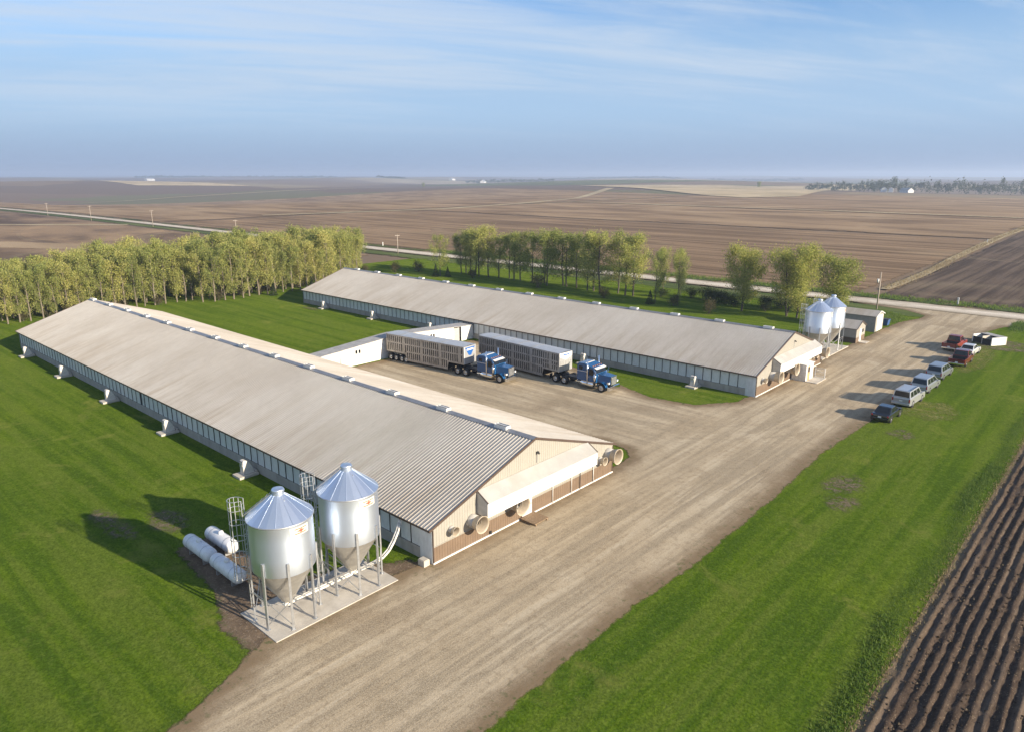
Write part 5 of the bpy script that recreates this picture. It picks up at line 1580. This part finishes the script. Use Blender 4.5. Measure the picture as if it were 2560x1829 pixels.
for k, (tx, ty, s_) in enumerate([(-99.6, 89.9, 1.0), (-97.4, 91.8, .82), (-40.6, 91.6, .9), (-103.2, 48.6, .9), (-104.0, 58.2, .85), (-101.5, 69.5, .8), (-106.5, 63.5, .8)]):
    put_tree(spr[k % 2], 'young_spruce', (tx, ty, .03), k * 1.3, s_, 'small dark spruce growing at the foot of the taller trees', 'tree', 'young spruces', ('stem', 'foliage'))
for k, (tx, ty, s_) in enumerate([(-69.5, 92.8, 1.4), (-50.9, 91.2, 1.1), (-27.6, 90.0, 1.1), (-36.3, 93.0, 1.0), (-91.0, 94.0, 1.0), (-109.5, 93.0, 1.3), (-113, 88, 1.2)]):
    put_tree(shb[k % 2], 'bare_shrub', (tx, ty, .03), k * 1.7, s_, 'brownish half bare shrub below the tree row', 'shrub', 'brown shrubs', ('stem', 'foliage'))
ru = random.Random(31)
for k in range(46):
    ty = ru.uniform(-2, 84); fx_ = float(np.interp(ty, [0, 28, 42, 60, 95], [-110.5, -109.5, -103.5, -104.5, -124]))
    put_tree(shb[k % 2], 'undergrowth_shrub', (fx_ - ru.uniform(-.6, 9), ty, .03), ru.uniform(0, 6.28), ru.uniform(.55, 1.0), 'low brown twiggy shrub among the shelterbelt trunks', 'shrub', 'shelterbelt undergrowth', ('stem', 'foliage'))
for k, (tx, ty, s_) in enumerate([(-34.6, 102.8, 1.0), (-32.2, 101.3, 1.0), (-29.8, 101.8, .92), (-22.6, 102.4, .85), (-27.6, 100.2, .8), (-112, 13, .9), (-38.2, 103.5, .8), (-43.5, 100.5, .7), (-19.8, 103.2, .8), (-21.0, 99.0, .6)]):
    put_tree(evg[k % 2], 'evergreen_bush', (tx, ty, .03), k * 1.1, s_, 'dense dark evergreen bush near the broad willows' if k != 5 else 'dark bush at the foot of the shelterbelt', 'bush', 'dark evergreen bushes' if k != 5 else None, ('stem', 'foliage'))


# ------------------------------------------------------------------ far farmsteads and tree clumps
def clump(name, pts, label, lsz=1.6, n=260, seed=1):
    rnd = random.Random(seed); mb = MB()
    for (x, y, r_, h_) in pts:
        z0 = float(H(x, y)); lob = [(rnd.gauss(0, .4), rnd.gauss(0, .4), rnd.uniform(.25, .85)) for _ in range(7)]
        for _ in range(n):
            a, b, c_ = rnd.choice(lob)
            p = Vector((x + (a + rnd.gauss(0, .22)) * r_, y + (b + rnd.gauss(0, .22)) * r_, z0 + max(.3, (c_ + rnd.gauss(0, .13)) * h_)))
            n_ = Vector((rnd.gauss(0, 1), rnd.gauss(0, 1), rnd.gauss(0, 1))).normalized(); s_ = lsz * rnd.uniform(.5, 1.3)
            u = n_.orthogonal() * s_; v = n_.cross(u).normalized() * s_ * .7
            mb.add([p - u * .5, p + v * .5, p + u * .5, p - v * .5], [(0, 1, 2, 3)])
    o = mb.build(name, M['leafF'], fix=False)
    return tag(o, label, 'trees', kind='stuff')


def raydist(dispx, d):
    """world xy at horizontal distance d from the viewpoint, towards image column dispx (0..2273)"""
    a = math.atan((dispx - 1136.5) / 1593.7)
    return (31.08 + d * math.cos(YAW - a), -26.9 + d * math.sin(YAW - a))


rf_ = random.Random(8)
pts = []
for dx_ in np.arange(1905, 2290, 8.):
    d = rf_.uniform(1250, 1420); x, y = raydist(dx_, d)
    pts.append((x, y, rf_.uniform(5, 9), rf_.uniform(14, 24) * (1.15 if 2080 < dx_ < 2120 or 2180 < dx_ < 2235 else .9)))
for dx_ in np.arange(1775, 1960, 7.):
    d = rf_.uniform(1320, 1450); x, y = raydist(dx_, d)
    pts.append((x, y, rf_.uniform(4, 8), rf_.uniform(6, 11) * (1.0 + (dx_ - 1775) / 150.)))
clump('farmstead_grove', pts, 'hazy grey green grove around the far farmstead', 1.8, 170, 3)
for k, (d0, d1, dist, hh, la) in enumerate([(848, 905, 3600, 12, 'thin far off tree line on the left part of the horizon'), (1040, 1228, 3000, 12, 'longer far off tree line at the middle of the horizon'), (1230, 1500, 5200, 12, 'faint blue tree line along the far horizon'), (330, 760, 5600, 14, 'faint blue tree line beyond the brown fields'), (1560, 1760, 5000, 14, 'faint blue tree line beyond the green pasture')]):
    pts = []
    for dx_ in np.arange(d0, d1, 5.):
        x, y = raydist(dx_, dist * rf_.uniform(.97, 1.03)); pts.append((x, y, dist * .004, hh * rf_.uniform(.5, 1.1)))
    clump('distant_tree_line', pts, la, dist * .0011, 60, 20 + k)
for (dx_, d, h_, la) in [(1669, 1500, 11, 'single round tree standing on the open skyline'), (946, 1750, 10, 'lone dark tree in the far brown fields'), (2262, 1180, 12, 'single tree at the end of the far grove')]:
    x, y = raydist(dx_, d)
    put_tree(big[0], 'lone_tree', (x, y, float(H(x, y)) - .3), 1.0, (1.2 * h_ / 11, 1.2 * h_ / 11, h_ / 11.), la)


def farmhouse(dx_, d, w_, l_, he, label, rz=0.3, roofm='asphalt'):
    x, y = raydist(dx_, d)
    t = thing('farmhouse', label, 'house', (x, y, float(H(x, y)) - .2), rz)
    MB().prism([(-w_ / 2, 0), (w_ / 2, 0), (w_ / 2, he), (0, he + w_ * .35), (-w_ / 2, he)], 'y', -l_ / 2, l_ / 2).build('wall', M['white'], t)
    rf = MB()
    for s_ in (-1, 1):
        rf.hexa([(s_ * (w_ / 2 + .5), -l_ / 2 - .4, he - .28), (0, -l_ / 2 - .4, he + w_ * .35 + .08), (0, l_ / 2 + .4, he + w_ * .35 + .08), (s_ * (w_ / 2 + .5), l_ / 2 + .4, he - .28)], [(s_ * (w_ / 2 + .5), -l_ / 2 - .4, he - .1), (0, -l_ / 2 - .4, he + w_ * .35 + .28), (0, l_ / 2 + .4, he + w_ * .35 + .28), (s_ * (w_ / 2 + .5), l_ / 2 + .4, he - .1)])
    rf.build('roof', M[roofm], t)
    for yy in (-l_ * .3, 0, l_ * .3):
        for s_ in (-1, 1):
            MB().box(s_ * (w_ / 2 + .02) - .03, yy - .5, he * .4, s_ * (w_ / 2 + .02) + .03, yy + .5, he * .4 + 1.2).build('window', M['glass'], t)
    return t


farmhouse(2188 * .886, 1240, 8, 12, 4.5, 'white far farmhouse below the dark grove', .4)
farmhouse(2203 * .886 + 2, 1230, 6, 7, 5.0, 'narrow white outbuilding beside the far farmhouse', .2)
farmhouse(1988, 1200, 9, 18, 3.5, 'low white barn at the right of the far farmhouse', .9)
farmhouse(1075, 2950, 16, 60, 5, 'pale long barn on the far skyline', .6, 'alut')
farmhouse(1008, 3400, 16, 30, 6, 'small pale building on the far skyline', .3, 'alut')
farmhouse(358, 3600, 16, 40, 5, 'bright pale roof far off on the left skyline', .3, 'alut')

# ------------------------------------------------------------------ haze
hzm = bpy.data.materials.new('haze air'); hzm.use_nodes = True
tt = hzm.node_tree; tt.nodes.clear()
vo = tt.nodes.new('ShaderNodeVolumePrincipled'); mo = tt.nodes.new('ShaderNodeOutputMaterial')
vo.inputs['Color'].default_value = (.64, .77, 1.0, 1)
vo.inputs['Density'].default_value = .00024
vo.inputs['Anisotropy'].default_value = .2
tt.links.new(vo.outputs[0], mo.inputs['Volume'])
hz = MB().box(-11800, -11800, -22, 11800, 11800, 62).build('haze', hzm)
hz['kind'] = 'stuff'
